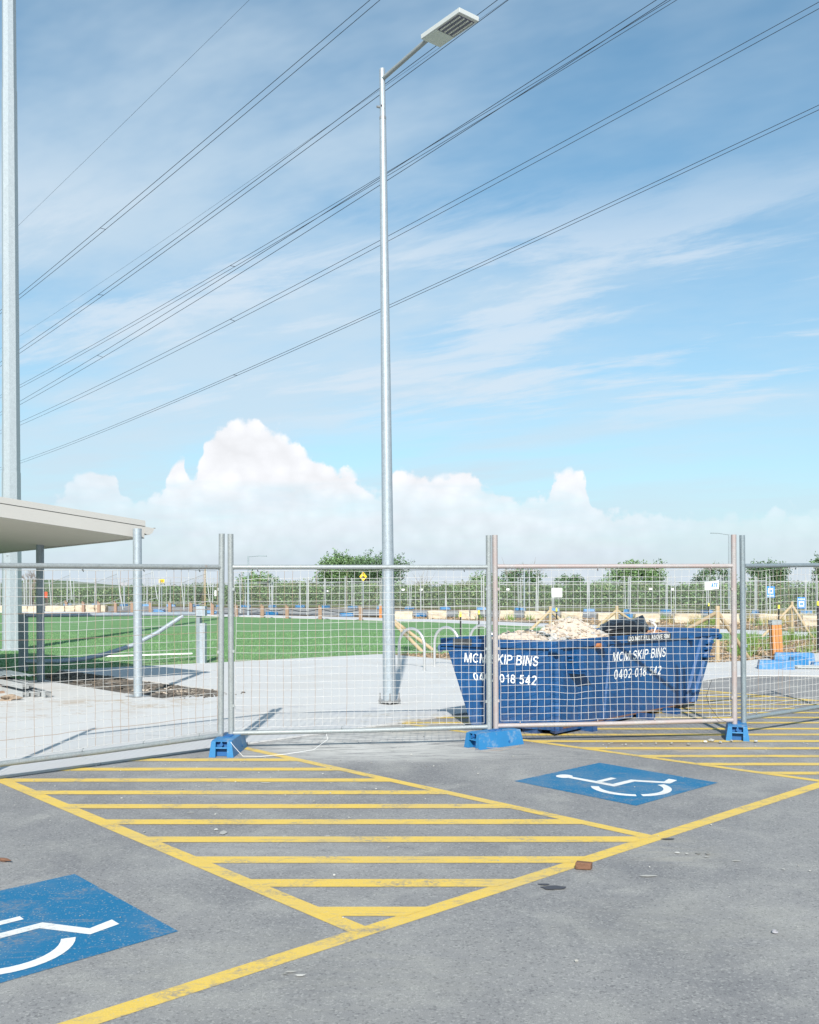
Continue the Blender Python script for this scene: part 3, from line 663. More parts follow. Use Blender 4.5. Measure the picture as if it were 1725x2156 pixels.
# ------------------------------------------------------------------ stroke lettering (plain grotesque capitals and figures)
def arc(cx, cy, rx, ry, a0, a1, n=14): return [(cx+rx*math.cos(R(a0+(a1-a0)*k/n)), cy+ry*math.sin(R(a0+(a1-a0)*k/n))) for k in range(n+1)]
ST = [(.075,0),(.075,1)]
GL_ = {'I': (.15, [ST]), 'M': (.86, [ST, [(.785,0),(.785,1)], [(.11,1),(.43,.02)], [(.75,1),(.43,.02)]]), 'C': (.72, [arc(.38,.5,.305,.425,42,318,22)]),
 'S': (.64, [arc(.32,.715,.235,.21,15,250)+[(.36,.50)], [(.28,.51)]+arc(.32,.285,.245,.21,70,-165)]), 'K': (.68, [ST, [(.10,.36),(.60,1)], [(.25,.58),(.62,0)]]),
 'P': (.64, [ST, [(.15,.925),(.36,.925)]+arc(.36,.70,.205,.225,90,-90,10)+[(.15,.475)]]), 'B': (.66, [ST, [(.15,.925),(.36,.925)]+arc(.36,.73,.185,.195,90,-90,10)+[(.15,.535)], [(.15,.53),(.37,.53)]+arc(.37,.305,.215,.23,90,-90,10)+[(.15,.075)]]),
 'N': (.70, [ST, [(.625,0),(.625,1)], [(.10,1),(.60,0)]]), '0': (.58, [arc(.29,.5,.215,.425,0,360,24)]), '1': (.46, [[(.33,0),(.33,1)], [(.30,.84),(.08,.74)]]),
 '2': (.58, [arc(.29,.70,.21,.225,165,-35)+[(.10,.11)], [(.04,.075),(.54,.075)]]), '4': (.60, [[(.41,0),(.41,1)], [(.03,.27),(.58,.27)], [(.38,.95),(.07,.31)]]),
 '5': (.58, [[(.51,.925),(.15,.925)], [(.17,.97),(.12,.50)], arc(.28,.34,.225,.265,140,-150)]), '8': (.58, [arc(.29,.735,.18,.19,0,360,20), arc(.29,.30,.215,.225,0,360,20)]),
 'D': (.70, [ST, [(.15,.925),(.30,.925)]+arc(.30,.5,.31,.425,90,-90,16)+[(.15,.075)]]), 'O': (.76, [arc(.38,.5,.305,.425,0,360,26)]), 'T': (.56, [[(.28,0),(.28,.85)], [(0,.925),(.56,.925)]]),
 'F': (.54, [ST, [(.15,.925),(.53,.925)], [(.15,.5),(.46,.5)]]), 'L': (.52, [ST, [(.15,.075),(.51,.075)]]), 'A': (.64, [[(.05,0),(.32,1)], [(.59,0),(.32,1)], [(.16,.3),(.48,.3)]]),
 'V': (.62, [[(.05,1),(.31,0)], [(.57,1),(.31,0)]]), 'E': (.56, [ST, [(.15,.925),(.54,.925)], [(.15,.5),(.50,.5)], [(.15,.075),(.55,.075)]]), 'R': (.66, [ST, [(.15,.925),(.36,.925)]+arc(.36,.70,.205,.225,90,-90,10)+[(.15,.475)], [(.33,.45),(.57,0)]])}
def glyph_run(text, hw=.075, track=.13):
    """ribbons in text space: list of (layer, quad points); total width"""
    x = 0; out = []
    for ch in text:
        if ch == ' ': x += .34; continue
        w, strokes = GL_[ch]
        for li, st in enumerate(strokes):
            closed = len(st) > 12 and abs(st[0][0]-st[-1][0]) < 1e-6 and abs(st[0][1]-st[-1][1]) < 1e-6; n = len(st); L_ = []; R_ = []
            for k in range(n):
                a = Vector(st[k-1] if k else (st[n-2] if closed else st[0])); b = Vector(st[k+1] if k < n-1 else (st[1] if closed else st[-1])); d = (b-a).normalized(); nn = Vector((-d.y, d.x))*hw; p = Vector(st[k])
                L_.append((p.x+nn.x+x, p.y+nn.y)); R_.append((p.x-nn.x+x, p.y-nn.y))
            out += [(li, (R_[k], R_[k+1], L_[k+1], L_[k])) for k in range(n-1)]
        x += w+track
    return out, x-track

# ------------------------------------------------------------------ skip bin
HR = 1.01
TC = D(1168,1349.6,10.4); TC.z = HR; TL = D(935.6,1343.7,10.97); TL.z = HR; TR = D(1508,1324,13.4); TR.z = HR
BCp = D(1170,1540,10.40); BCp.z = .05
TB = TL+(TR-TC)*.985
def plane(a, b, c): n = (b-a).cross(c-a).normalized(); return n
nL = plane(TC, TL, BCp); nR = plane(TC, TR, BCp)
BL = ray_plane(992.4,1521,TC,nL); BR = ray_plane(1464.7,1484,TC,nR); BL.z = .05; BR.z = .05
BB = BL+(BR-BCp)*.98
if nL.y > 0: nL = -nL
if nR.y > 0: nR = -nR
skip = thing('skip_bin', (1.5,10.4,0), 'large blue steel skip bin loaded with rubble behind the fence', 'skip bin')
def lerp(a, b, t): return a+(b-a)*t
def quad_wall(mb, b0, b1, t1, t0, inn, th=.012): # outer face b0,b1,t1,t0 ; inn = inward vector
    i = inn*th; mb.hexa([b0, b1, b1+i, b0+i, t0, t1, t1+i, t0+i])
cen = (TL+TC+TR+TB)/4
for nm, (b0, b1, t0, t1) in (('end_wall', (BL, BCp, TL, TC)), ('side_wall', (BCp, BR, TC, TR)), ('end_wall', (BR, BB, TR, TB)), ('side_wall', (BB, BL, TB, TL))):
    m_ = MB(); n = plane(b0, b1, t0); inn = n if n.dot(cen-b0) > 0 else -n; quad_wall(m_, b0, b1, t1, t0, inn); m_.build(nm, 'skip', skip)
MB().poly([BL.xy[:], BCp.xy[:], BR.xy[:], BB.xy[:]], .05, .07).build('floor', 'inside', skip)
# inner lining of the far wall, rusty
o_in = (cen-(TB+TL)/2); o_in.z = 0; o_in.normalize()
MB().hexa([BB+o_in*.02+Vector((0,0,.3)), BL+o_in*.02+Vector((0,0,.3)), BL+o_in*.026+Vector((0,0,.3)), BB+o_in*.026+Vector((0,0,.3)), TB+o_in*.02, TL+o_in*.02, TL+o_in*.026, TB+o_in*.026]).build('inner_lining', 'inside', skip)
# rim: a square tube round the top
T = [TL, TC, TR, TB]; rim_h, rim_w = .088, .075
for i in range(4):
    a, b = T[i], T[(i+1)%4]; d = (b-a).normalized(); n = Vector((d.y, -d.x, 0));  n = n if n.dot(a-cen) > 0 else -n
    a2 = a-d*.03; b2 = b+d*.03; o1 = n*.035; o0 = -n*(rim_w-.035)
    m_ = MB().hexa([Vector((q.x, q.y, z)) for z in (HR-rim_h, HR+.001*i) for q in (a2+o1, b2+o1, b2+o0, a2+o0)])
    o = m_.build('rim', 'skip', skip); bv = o.modifiers.new('bevel', 'BEVEL'); bv.width = .006; bv.segments = 2
# pins at the two ends
dl = (TC-TR).normalized(); dw = (TL-TC).normalized()
def pin(p, d, r1=.024, r2=.045, L=.11, mt='skip', nm='lifting_pin'):
    MB().tube([p-d*.12, p+d*L], r1, 12).tube([p+d*(L-.004), p+d*(L+.03)], r2, 16).build(nm, mt, skip)
pin(TL+Vector((0,0,-.115))-dw*.02, dw*.9+Vector((0,0,.0)), L=.06); pin(TR+Vector((0,0,-.11))-nR*(-.0), -dl, L=.07)
# side pins along the long side, just under the rim
def face_pt(u, v, n, b0, b1, t0, t1, off=0.0): p = lerp(lerp(b0, b1, u), lerp(t0, t1, u), v); return p+n*off
def RF(u, v, off=0.0): return face_pt(u, v, nR, BCp, BR, TC, TR, off)
def LF(u, v, off=0.0): return face_pt(u, v, nL, BL, BCp, TL, TC, off)
M['rustpin'] = mat('rusty_pin', (.42, .16, .06), .8, 0, .3, 20)
p = ray_plane((1350+150/3.026)*.8984, (1230+858/3.026)*.8984, TC+nR*.03, nR); MB().tube([p-nR*.05, p+nR*.05], .032, 14).build('side_pin', 'rustpin', skip)
MB().tube([p+nR*.04+Vector((.045,.05,0)), p+nR*.07+Vector((.045,.05,0))], .044, 14).build('side_pin', 'skip', skip)
p = ray_plane((1350+812/3.026)*.8984, (1230+805/3.026)*.8984, TC+nR*.03, nR); MB().tube([p-nR*.05, p+nR*.05], .040, 14).build('side_pin', 'skip', skip)
p = ray_plane((880+1395/3.317)*.8984, (1230+975/3.317)*.8984, TC+nR*.03, nR); MB().tube([p-nR*.05, p+nR*.05], .040, 14).build('side_pin', 'skip', skip)
# stiffening ribs on both faces
def rib(fn, u, w, v0, v1, dep, n, nm='stiffener'):
    m_ = MB(); m_.hexa([fn(u-w,v0,0), fn(u+w,v0,0), fn(u+w*.7,v0,dep), fn(u-w*.7,v0,dep), fn(u-w,v1,0), fn(u+w,v1,0), fn(u+w*.7,v1,dep), fn(u-w*.7,v1,dep)]); m_.build(nm, 'skip', skip)
rib(RF, .018, .016, .0, .90, .030, nR); rib(LF, .975, .022, .0, .90, .026, nL)
rib(RF, .905, .014, .02, .90, .035, nR); rib(RF, .975, .016, .02, .90, .035, nR); rib(RF, .30, .012, .02, .9, .02, nR)
# lifting lug with its base plate near the corner of the long side
def lug(u, v, s=1.0):
    m_ = MB()
    m_.hexa([RF(u-.018,v-.22,.0), RF(u+.018,v-.22,.0), RF(u+.018,v-.22,.10), RF(u-.018,v-.22,.10), RF(u-.018,v+.03,.0), RF(u+.018,v+.03,.0), RF(u+.018,v+.03,.05), RF(u-.018,v+.03,.05)])
    m_.build('lug', 'skip', skip)
    m_ = MB(); m_.hexa([RF(u-.036,v-.24,.0), RF(u+.040,v-.24,.0), RF(u+.04,v-.24,.16), RF(u-.036,v-.24,.16), RF(u-.036,v-.225,.0), RF(u+.04,v-.225,.0), RF(u+.04,v-.225,.16), RF(u-.036,v-.225,.16)]); m_.build('lug_plate', 'skip', skip)
    for q in (.03, .075):
        pz = RF(u-.02-q*.1, v-.12+q, .03); MB().tube([pz, pz-Vector((.06,.03,0))], .014, 8).build('hook', 'skip', skip)
lug(.105, .86)
for (v, w) in ((.80, .0), (.72, .0)):
    m_ = MB(); m_.hexa([RF(.945,v,.0), RF(.985,v,.0), RF(.985,v,w+.05), RF(.945,v,w+.05), RF(.945,v+.02,.0), RF(.985,v+.02,.0), RF(.985,v+.02,w+.05), RF(.945,v+.02,w+.05)]); m_.build('hook', 'skip', skip)
m_ = MB(); m_.hexa([RF(.935,.62,.0), RF(.995,.62,.0), RF(.995,.62,.10), RF(.935,.62,.10), RF(.935,.63,.0), RF(.995,.63,.0), RF(.995,.63,.10), RF(.935,.63,.10)]); m_.build('lug_plate', 'skip', skip)
# feet under the bottom
for (x, y) in ((1115,1546),(1232,1542),(1357,1517),(1412,1505)):
    q = G(x, y); MB().box((q.x+.05, q.y+.14, .03), (.10,.20,.065), math.atan2(KD.y, KD.x)).build('foot', 'skip', skip)
MB().poly([lerp(BCp,BL,.06).xy[:], (BCp+Vector((-.02,-.1,0))).xy[:], lerp(BCp,BR,.5).xy[:], lerp(BB,BL,.5).xy[:]], .028, .052).build('skid_plate', 'skip', skip)
# painted words
def words(text, nm, quad_px, p0, n, off, mt, hw=.07):
    q_, W_ = glyph_run(text, hw); mb = MB()
    lay = [[ray_plane(q[0], q[1], p0+n*(off+.0006*k), n) for q in quad_px] for k in range(4)]
    for li, pts in q_:
        bl, br, tr, tl = lay[li]; mb.add([lerp(lerp(bl, br, u/W_), lerp(tl, tr, u/W_), v) for u, v in pts], [(0,1,2,3)])
    return mb
def c8(x, y): return ((1000+x/2.3)*.8984, (1400+y/2.3)*.8984)
for txt, q, p0, n in (('MCM SKIP BINS', [(203,349),(600,372),(607,317),(206,299)], TC, nL), ('0402 018 542', [(256,447),(590,474),(596,422),(248,405)], TC, nL),
                      ('MCM SKIP BINS', [(998,347),(1288,320),(1292,268),(1006,297)], TC, nR), ('0402 018 542', [(1010,443),(1262,415),(1268,368),(1012,390)], TC, nR)):
    words(txt, 'lettering', [c8(*k) for k in q], p0, n, .004, 'lettering', .072).build('lettering', 'lettering', skip)
o1 = Vector((nR.x, nR.y, 0)).normalized()
strip_q = [c8(1084,242), c8(1318,224), c8(1318,193), c8(1084,208)]
pr = TC+o1*.0375
sq = [ray_plane(k[0], k[1], pr+o1*.001, o1) for k in strip_q]; MB().add(sq, [(0,1,2,3)]).build('rim_label', 'label_dark', skip)
words('DO NOT FILL ABOVE RIM', 'lettering', [c8(1090,236),c8(1309,219),c8(1309,196),c8(1090,212)], pr, o1, .003, 'lettering', .075).build('lettering', 'lettering', skip)
n1v = Vector((nL.x, nL.y, 0)).normalized(); pl = TC+n1v*.0375
def c9(x, y): return ((960+x/5.074)*.8984, (1480+y/5.074)*.8984)
sq = [ray_plane(*c9(*k), pl+n1v*.001, n1v) for k in ((515,162),(740,168),(740,88),(515,84))]; MB().add(sq, [(0,1,2,3)]).build('rim_label', 'label_dark', skip)

# ------------------------------------------------------------------ load in the skip
def load_patch(name, mt, s0, s1, t0, t1, fn, res=46, **kw):
    vs = []; fs = []
    for i in range(res+1):
        for j in range(res+1):
            s = s0+(s1-s0)*i/res; tt = t0+(t1-t0)*j/res; p = lerp(lerp(TC, TR, s), lerp(TL, TB, s), tt); h = fn(s, tt)
            vs.append((p.x, p.y, h))
    for i in range(res):
        for j in range(res): k = i*(res+1)+j; fs.append((k, k+res+1, k+res+2, k+1))
    return MB().add(vs, fs)
def g2(s, t, cs, ct, ws, wt): return math.exp(-((s-cs)/ws)**2-((t-ct)/wt)**2)
def hr(s, t):
    base = .82+.10*g2(s,t,.05,.5,.1,.4)+.17*g2(s,t,.12,.55,.09,.35)+.30*g2(s,t,.34,.45,.075,.34)+.13*g2(s,t,.24,.4,.11,.3)+.15*g2(s,t,.50,.5,.12,.4)
    return base+.035*noise.noise(Vector((s*22, t*8, 1)))+.018*noise.noise(Vector((s*60, t*22, 3)))
heap = load_patch('rubble', 'rubble', .03, .62, .06, .94, hr)
for i in range(900):
    s = min(.62, max(.04, random.gauss(.30,.14))); tt = random.uniform(.08,.92); p = lerp(lerp(TC, TR, s), lerp(TL, TB, s), tt); z = random.choice([.010,.014,.020,.032])*random.uniform(.7,1.3)
    heap.rock((p.x, p.y, hr(s,tt)+z*.25), (z*1.3, z, z*.75), i, .4, 1 if z > .03 else 0)
heap.build('rubble_heap', 'rubble', kind='stuff', label='heap of pale broken rubble filling the left half of the skip')
hp2 = MB()
for i in range(430):
    s = random.choice([random.gauss(.43,.045), random.gauss(.53,.05), random.gauss(.20,.03)]); tt = random.uniform(.06,.5); p = lerp(lerp(TC, TR, s), lerp(TL, TB, s), tt); z = random.choice([.012,.018,.028,.04])*random.uniform(.7,1.2)
    hp2.rock((p.x, p.y, hr(min(s,.6),tt)+z*.3), (z*1.3, z, z*.5), i+900, .4, 1 if z > .03 else 0)
hp2.build('broken_concrete', 'rubble_white', kind='stuff', label='whitish broken concrete chips lying over the rubble in the skip')
def hb(s, t): return .90+.11*g2(s,t,.80,.6,.14,.4)+.035*noise.noise(Vector((s*26, t*9, 5)))+.02*noise.noise(Vector((s*80, t*30, 6)))
br_ = load_patch('d', 'brown_debris', .60, .98, .06, .94, hb)
for i in range(420):
    s = random.uniform(.62,.97); tt = random.uniform(.08,.92); p = lerp(lerp(TC, TR, s), lerp(TL, TB, s), tt); z = random.uniform(.012,.035)
    br_.rock((p.x, p.y, hb(s,tt)+z*.3), (z*1.5, z*.7, z*.5), i+300, .4, 0)
br_.build('brown_spoil', 'brown_debris', kind='stuff', label='brown bark and soil heaped in the right end of the skip')
bag = MB(); nu, nv_ = 46, 30; vs = []
c0 = lerp(lerp(TC, TR, .55), lerp(TL, TB, .55), .30); ax = (TR-TC).normalized(); ay = Vector((-ax.y, ax.x, 0))
for i in range(nu+1):
    for j in range(nv_):
        u = i/nu; a = 2*math.pi*j/nv_; env = max(.02, math.sin(math.pi*min(1, max(0, u*1.02-.01)))**.55) if u < .8 else max(.03, .72*(1-(u-.8)/.2)**.8)
        cx_ = -.42+u*.95; lift = .02+(.17*max(0, (u-.72)/.28)**1.5)
        wr = 1+.16*noise.noise(Vector((u*6, math.cos(a)*2, math.sin(a)*2)))+.10*noise.noise(Vector((u*16, math.cos(a)*7, math.sin(a)*7)))+.06*math.sin(a*9+u*14)
        p = c0+ax*cx_+ay*math.cos(a)*.25*env*wr+Vector((0,0,math.sin(a)*.14*env*wr+lift)); p.z = max(p.z, .82); vs.append(p)
bag.add(vs, [(i*nv_+j, i*nv_+(j+1)%nv_, (i+1)*nv_+(j+1)%nv_, (i+1)*nv_+j) for i in range(nu) for j in range(nv_)], True)
bagshift = Vector((0,0,.0)); 
zb_ = 1.6-(1320-HY)/F*(c0.y); 
bag.v = [(q[0], q[1], q[2]+.02) for q in bag.v]
bag.build('rubbish_bag', 'bag', label='crumpled black plastic bag lying on the rubble in the skip', cat='plastic bag')
q0 = lerp(lerp(TC, TR, .70), lerp(TL, TB, .70), .3); zt_ = 1.6-(1308-HY)/F*q0.y
sx = (1350+535/3.026)*.8984; q0 = Vector(((sx-CX)/F*q0.y, q0.y, zt_))
rag = thing('white_rag', tuple(q0), 'scrap of white plastic on the brown spoil in the skip', 'plastic scrap')
MB().tube([q0+Vector((.03,0,-.16)), q0+Vector((.05,0,-.10)), q0+Vector((.06,0,-.06)), q0+Vector((.02,0,-.02))], [.006,.012,.014,.02], 6).build('tail', 'whiteplastic', rag)
MB().rock(q0, (.045,.03,.028), 5, .45, 2).build('knot', 'whiteplastic', rag)

# ------------------------------------------------------------------ street lamp in the centre
bx, by = (820.5-CX)/F*13.0, 13.0
lamp = thing('street_lamp', (bx, by, 0), 'tall galvanised street lamp post bolted to the concrete in the centre', 'street lamp')
def lp(z): k = z/8.5; return Vector((bx-.098*k, by, z))
MB().tube([lp(.05), lp(2), lp(4), lp(6), lp(7.88)], [.088,.078,.067,.055,.043], 28).build('pole', 'pole', lamp)
MB().tube([lp(7.82), lp(8.53)], [.0395,.0385], 24).build('sleeve', 'pole', lamp)
MB().tube([lp(7.86), lp(7.895)], .0455, 24).build('collar', 'bolt', lamp)
MB().tube([lp(8.53), lp(8.545)], [.0385,.030], 24).build('cap', 'pole', lamp)
m_ = MB(); n8 = 8; pr_ = .152
pts = []
for k in range(4):
    a = R(45*2*k+3); 
    for dx in (-.16, .16): pts.append((bx+pr_*math.cos(a+dx), by+pr_*math.sin(a+dx)))
m_.poly(pts, .052, .072); m_.build('base_plate', 'bolt', lamp)
MB().poly([(bx+.10*math.cos(k*.5236), by+.10*math.sin(k*.5236)) for k in range(12)], .018, .05).build('grout_pad', 'label_dark', lamp)
for k in range(4):
    a = R(90*k+3); q = (bx+.128*math.cos(a), by+.128*math.sin(a))
    m_ = MB().tube([(q[0], q[1], .02), (q[0], q[1], .17)], .010, 10); bolt = m_.build('bolt', 'bolt', lamp)
    for z in (.073, .038): MB().tube([(q[0], q[1], z), (q[0], q[1], z+.020 if z > .05 else z+.012)], .020, 6, smooth=False).build('nut', 'bolt', bolt)
# remains of a white sticker, wrapped on the post
vs = []; fs = []; nn = 10
for i in range(nn+1):
    z = .50+.20*i/nn; w = .30*math.sin(math.pi*(i+.4)/(nn+.8))**.5*(1+.3*noise.noise(Vector((i*.9,0,0)))); r_ = .0862-.005*z+.0012
    for s in (-1, 1):
        a = R(-128)+s*w*(.9 if s < 0 else .6); vs.append((lp(z).x+r_*math.cos(a), by+r_*math.sin(a), z))
for i in range(nn): fs.append((2*i, 2*i+1, 2*i+3, 2*i+2))
MB().add(vs, fs).build('sticker_remnant', 'signwhite', lamp)
for s in (-1,): MB().tube([lp(8.02)+Vector((-.036,-.01,0)), lp(8.02)+Vector((-.078,-.03,0))], .016, 10).build('clamp_screw', 'bolt', lamp)
MB().tube([lp(8.03)+Vector((-.012,-.03,0)), lp(8.03)+Vector((-.016,-.05,0))], .010, 8).build('clamp_screw', 'signblack', lamp)
ZH = 8.5; hd = Vector((.62,-.785,0)).normalized(); hs = Vector((-hd.y, hd.x, 0)); hs = hs if hs.x > 0 else -hs
a0 = D(886.6,82.9,12.23); a0.z = ZH
arm0 = lp(8.40); arm1 = Vector((a0.x, a0.y, ZH))+hs*.10+hd*.05+Vector((0,0,.035))
MB().tube([arm0, arm1], .0285, 20).build('arm', 'galv', lamp)
Lh, Wh, Hh = .735, .315, .062
c = a0
def H(u, v, z): return a0+hd*u+hs*v+Vector((0,0,z))
m_ = MB().hexa([H(0,0,.004),H(Lh,0,.004),H(Lh,Wh,.004),H(0,Wh,.004),H(-.004,-.004,Hh),H(Lh+.004,-.004,Hh),H(Lh+.004,Wh+.004,Hh),H(-.004,Wh+.004,Hh)])
hh = m_.build('lamp_head', 'lamphead', lamp); bv = hh.modifiers.new('b', 'BEVEL'); bv.width = .006; bv.segments = 2
MB().hexa([H(.012,.012,-.001),H(.29,.012,-.001),H(.29,Wh-.012,-.001),H(.012,Wh-.012,-.001),H(.012,.012,.005),H(.29,.012,.005),H(.29,Wh-.012,.005),H(.012,Wh-.012,.005)]).build('gear_cover', 'lampunder', hh)
MB().hexa([H(.30,.028,-.004),H(Lh-.05,.028,-.004),H(Lh-.05,Wh-.03,-.004),H(.30,Wh-.03,-.004),H(.30,.028,.005),H(Lh-.05,.028,.005),H(Lh-.05,Wh-.03,.005),H(.30,Wh-.03,.005)]).build('led_tray', 'leddark', hh)
for r_ in range(4):
    m_ = MB(); v = .058+r_*.066
    for k in range(15):
        u = .325+k*.0245+(.006 if k > 7 else 0); ctr = H(u, v, -.004)
        ring = [ctr+hd*.0095*math.cos(q*math.pi/4)+hs*.014*math.sin(q*math.pi/4) for q in range(8)]; lo = [ctr+(q-ctr)*.6+Vector((0,0,-.010)) for q in ring]
        m_.add(ring+lo, [(q, (q+1)%8, 8+(q+1)%8, 8+q) for q in range(8)]+[tuple(range(8,16))])
    m_.build('led_row', 'led', hh)

# ------------------------------------------------------------------ tall octagonal mast at the left
mx, my = (26-CX)/F*24, 24.0
mast = thing('steel_mast', (mx, my, 0), 'very tall octagonal pale steel pole rising past the shelter at left', 'steel pole')
def oct_(z0, z1, r0, r1, name):
    m_ = MB(); vs = [(mx+(.08*-z/16)+r*math.cos(R(45*k+12)), my+r*math.sin(R(45*k+12)), z) for z, r in ((z0, r0), (z1, r1)) for k in range(8)]
    m_.add(vs, [(k, (k+1)%8, 8+(k+1)%8, 8+k) for k in range(8)]+[tuple(range(8,16)), tuple(range(7,-1,-1))]); m_.build(name, 'mast', mast)
zj = 1.6+(HY-995)/F*24; zk = 1.6+(HY-190)/F*24
oct_(-.04, zj, .236, .222, 'lower_section'); oct_(zj-.03, zk, .214, .180, 'middle_section'); oct_(zk-.03, 27, .172, .12, 'upper_section')
oct_(-.04, .03, .30, .30, 'base_collar')
MB().box((mx-.03, my-.222, 2.35), (.045,.02,.012)).build('rung_bolt', 'bolt', mast)

# ------------------------------------------------------------------ shelter roof at the left
sh_ = thing('shelter', (-5.5,15,0), 'open shelter with cream metal roof on round steel columns at left', 'shelter')
c1 = Vector((-3.85,14.07,2.29)); gb = Vector((-.702,.712,0)); rk = Vector((-.714,-.70,.0)); rise = .102; drop = -.018
def S(g, r, z=0): return Vector((c1.x+gb.x*g+rk.x*r, c1.y+gb.y*g+rk.y*r, 2.29+rise*r+drop*g+z))
GL, RL = 7.5, 6.0
def slab(g0, g1, r0, r1, z0, z1): return MB().hexa([S(g0,r0,z0),S(g1,r0,z0),S(g1,r1,z0),S(g0,r1,z0),S(g0,r0,z1),S(g1,r0,z1),S(g1,r1,z1),S(g0,r1,z1)])
slab(.03, GL, .03, RL, .015, .03).build('soffit', 'soffit', sh_)
slab(0, .028, 0, RL, 0, .175).build('fascia', 'roofsteel', sh_)
slab(-.012, .04, -.01, RL, .181, .262).build('fascia_cap', 'roofsteel', sh_)
slab(.03, GL, 0, .028, 0, .175).build('fascia', 'roofsteel', sh_)
slab(.045, GL, -.02, RL, .188, .235).build('roof_sheet', 'roofsteel', sh_)
prof = [(0,.20),(0,.02),(-.03,-.02),(-.09,-.035),(-.15,.0),(-.20,.07),(-.235,.10)]    # gutter section: r outwards, z
prof = [(.002,.175),(.0,.075),(-.035,.062),(-.085,.068),(-.125,.10),(-.15,.155),(-.175,.17),(-.175,.178),(-.14,.175),(-.115,.125),(-.08,.085),(-.035,.078),(-.012,.10),(-.012,.185)]
n = len(prof); gm = MB(); gm.add([S(g, r, z) for g in (-.01, GL) for r, z in prof], [(k, (k+1)%n, n+(k+1)%n, n+k) for k in range(n)])
ec = [S(-.012, r, z) for r, z in prof[:7]]+[S(-.012, 0.0, .175)]; gm.add(ec, [tuple(range(len(ec)))])
gm.build('gutter', 'roofsteel', sh_)
for (x, y, ft, r_) in ((291,1470,2.30,.0615),(86,1438,2.27,.063)):
    q = G(x, y); col = MB().tube([(q.x,q.y,.02),(q.x-.012,q.y,ft+.12)], r_, 28).build('column', 'pole' if x > 200 else 'galv_blue', sh_)
    MB().box((q.x,q.y,.027),(.26,.26,.012), .77).build('base_plate', 'bolt', col)
for (dg, dr) in ((.3,3.4),(3.4,3.6)):
    q = S(dg, dr); MB().tube([(q.x,q.y,.02),(q.x,q.y,q.z+.02)], .078, 24).build('column', 'pole', sh_)

# ------------------------------------------------------------------ vehicle gate beyond the shelter
g0 = G(49.6,1415); g1 = G(425,1398); gate = thing('vehicle_gate', tuple((g0+g1)/2), 'galvanised steel swing gate with curved brace by the lawn', 'gate')
MB().beam((g0.x,g0.y,.0), (g0.x,g0.y,1.10), .105, .20, Vector((0,1,0))).build('post', 'galv_blue', gate)
MB().beam((g1.x-.055,g1.y,.0), (g1.x-.055,g1.y,.99), .07, .20, Vector((0,1,0))).build('post', 'galv_blue', gate)
MB().beam((g1.x+.035,g1.y-.02,.0), (g1.x+.035,g1.y-.02,.84), .105, .20, Vector((0,1,0))).build('post', 'pole', gate)
MB().box((g1.x, g1.y-.02, 1.09), (.185,.22,.20)).build('post_cap', 'pole', gate)
MB().tube([(g0.x,g0.y,1.055),(g1.x,g1.y,1.035)], .038, 12).build('top_rail', 'pole', gate)
MB().tube([(g0.x,g0.y,.19), D(120,1392.5,18.3), D(175,1387.6,18.6), D(220,1378,18.85), D(280,1358.5,19.1), D(330,1333,19.4), D(385,1296.5,19.7)], .045, 12).build('brace', 'pole', gate)
a = G(204,1386.5); b = G(405,1380); MB().tube([a+Vector((0,0,.04)), b+Vector((0,0,.04))], .022, 10).build('white_pipe', 'whiteplastic', label='thin white pipe lying on the lawn edge behind the shelter', cat='pipe')

# ------------------------------------------------------------------ stack of purlins and roof sheets under the shelter
pd = Vector((-.66,.75,0)).normalized(); pn = Vector((-pd.y, pd.x, 0)); pn = -pn if pn.x > 0 else pn
def purlin(o, L, label):
    t = MB(); prof = [(-.045,.0),(.045,.0),(.045,.075),(.028,.075),(.028,.071),(.041,.071),(.041,.004),(-.041,.004),(-.041,.071),(-.028,.071),(-.028,.075),(-.045,.075)]; n = len(prof)
    vs = [o+pd*l+pn*-x+Vector((0,0,z)) for l in (0, L) for x, z in prof]
    t.add(vs, [(k, (k+1)%n, n+(k+1)%n, n+k) for k in range(n)]); t.build('steel_purlin', 'galv_far', label=label, cat='steel section', group='steel purlins stacked under the shelter')
e0 = G(78,1471); 
for i, (sx_, sz, dl_, lab) in enumerate([(0,.03,0,'front bottom steel channel of the stack lying on the concrete'),(.11,.03,-.10,'steel channel at the right end of the bottom layer, its end sticking out furthest'),(-.12,.03,.06,'bottom steel channel farthest left in the low stack'),(.04,.135,.22,'upper steel channel lying on the front of the stack'),(-.09,.135,.12,'upper steel channel on the left of the stack')]):
    purlin(e0-pn*sx_+pd*dl_*1.5+Vector((0,0,sz-.005)), 3.6, lab)
for i in range(2): q = e0+pd*(.9+1.4*i); MB().box((q.x,q.y,.024), (.5,.09,.05), .86).build('timber_bearer', 'timber_old', label=('near' if i == 0 else 'far')+' timber bearer under the steel channel stack', cat='timber', group='bearers under the purlins')
sheet = MB(); sc = Vector((-5.55,14.35,.27)); sdx = Vector((-1,.10,0)).normalized(); sdy = pd; vs = []
NU, NV = 66, 2
for i in range(NU+1):
    for j in range(NV+1): p = sc+sdx*(i*2.2/NU)+sdy*(j*2.4/NV)+Vector((0,0,.012*math.sin(i*1.9))); vs.append(p)
sheet.add(vs, [(i*(NV+1)+j, (i+1)*(NV+1)+j, (i+1)*(NV+1)+j+1, i*(NV+1)+j+1) for i in range(NU) for j in range(NV)])
so = sheet.build('roof_sheeting', 'galv_blue', label='corrugated metal roof sheets resting on timber at the left edge', cat='metal sheet'); sm_ = so.modifiers.new('s', 'SOLIDIFY'); sm_.thickness = .008
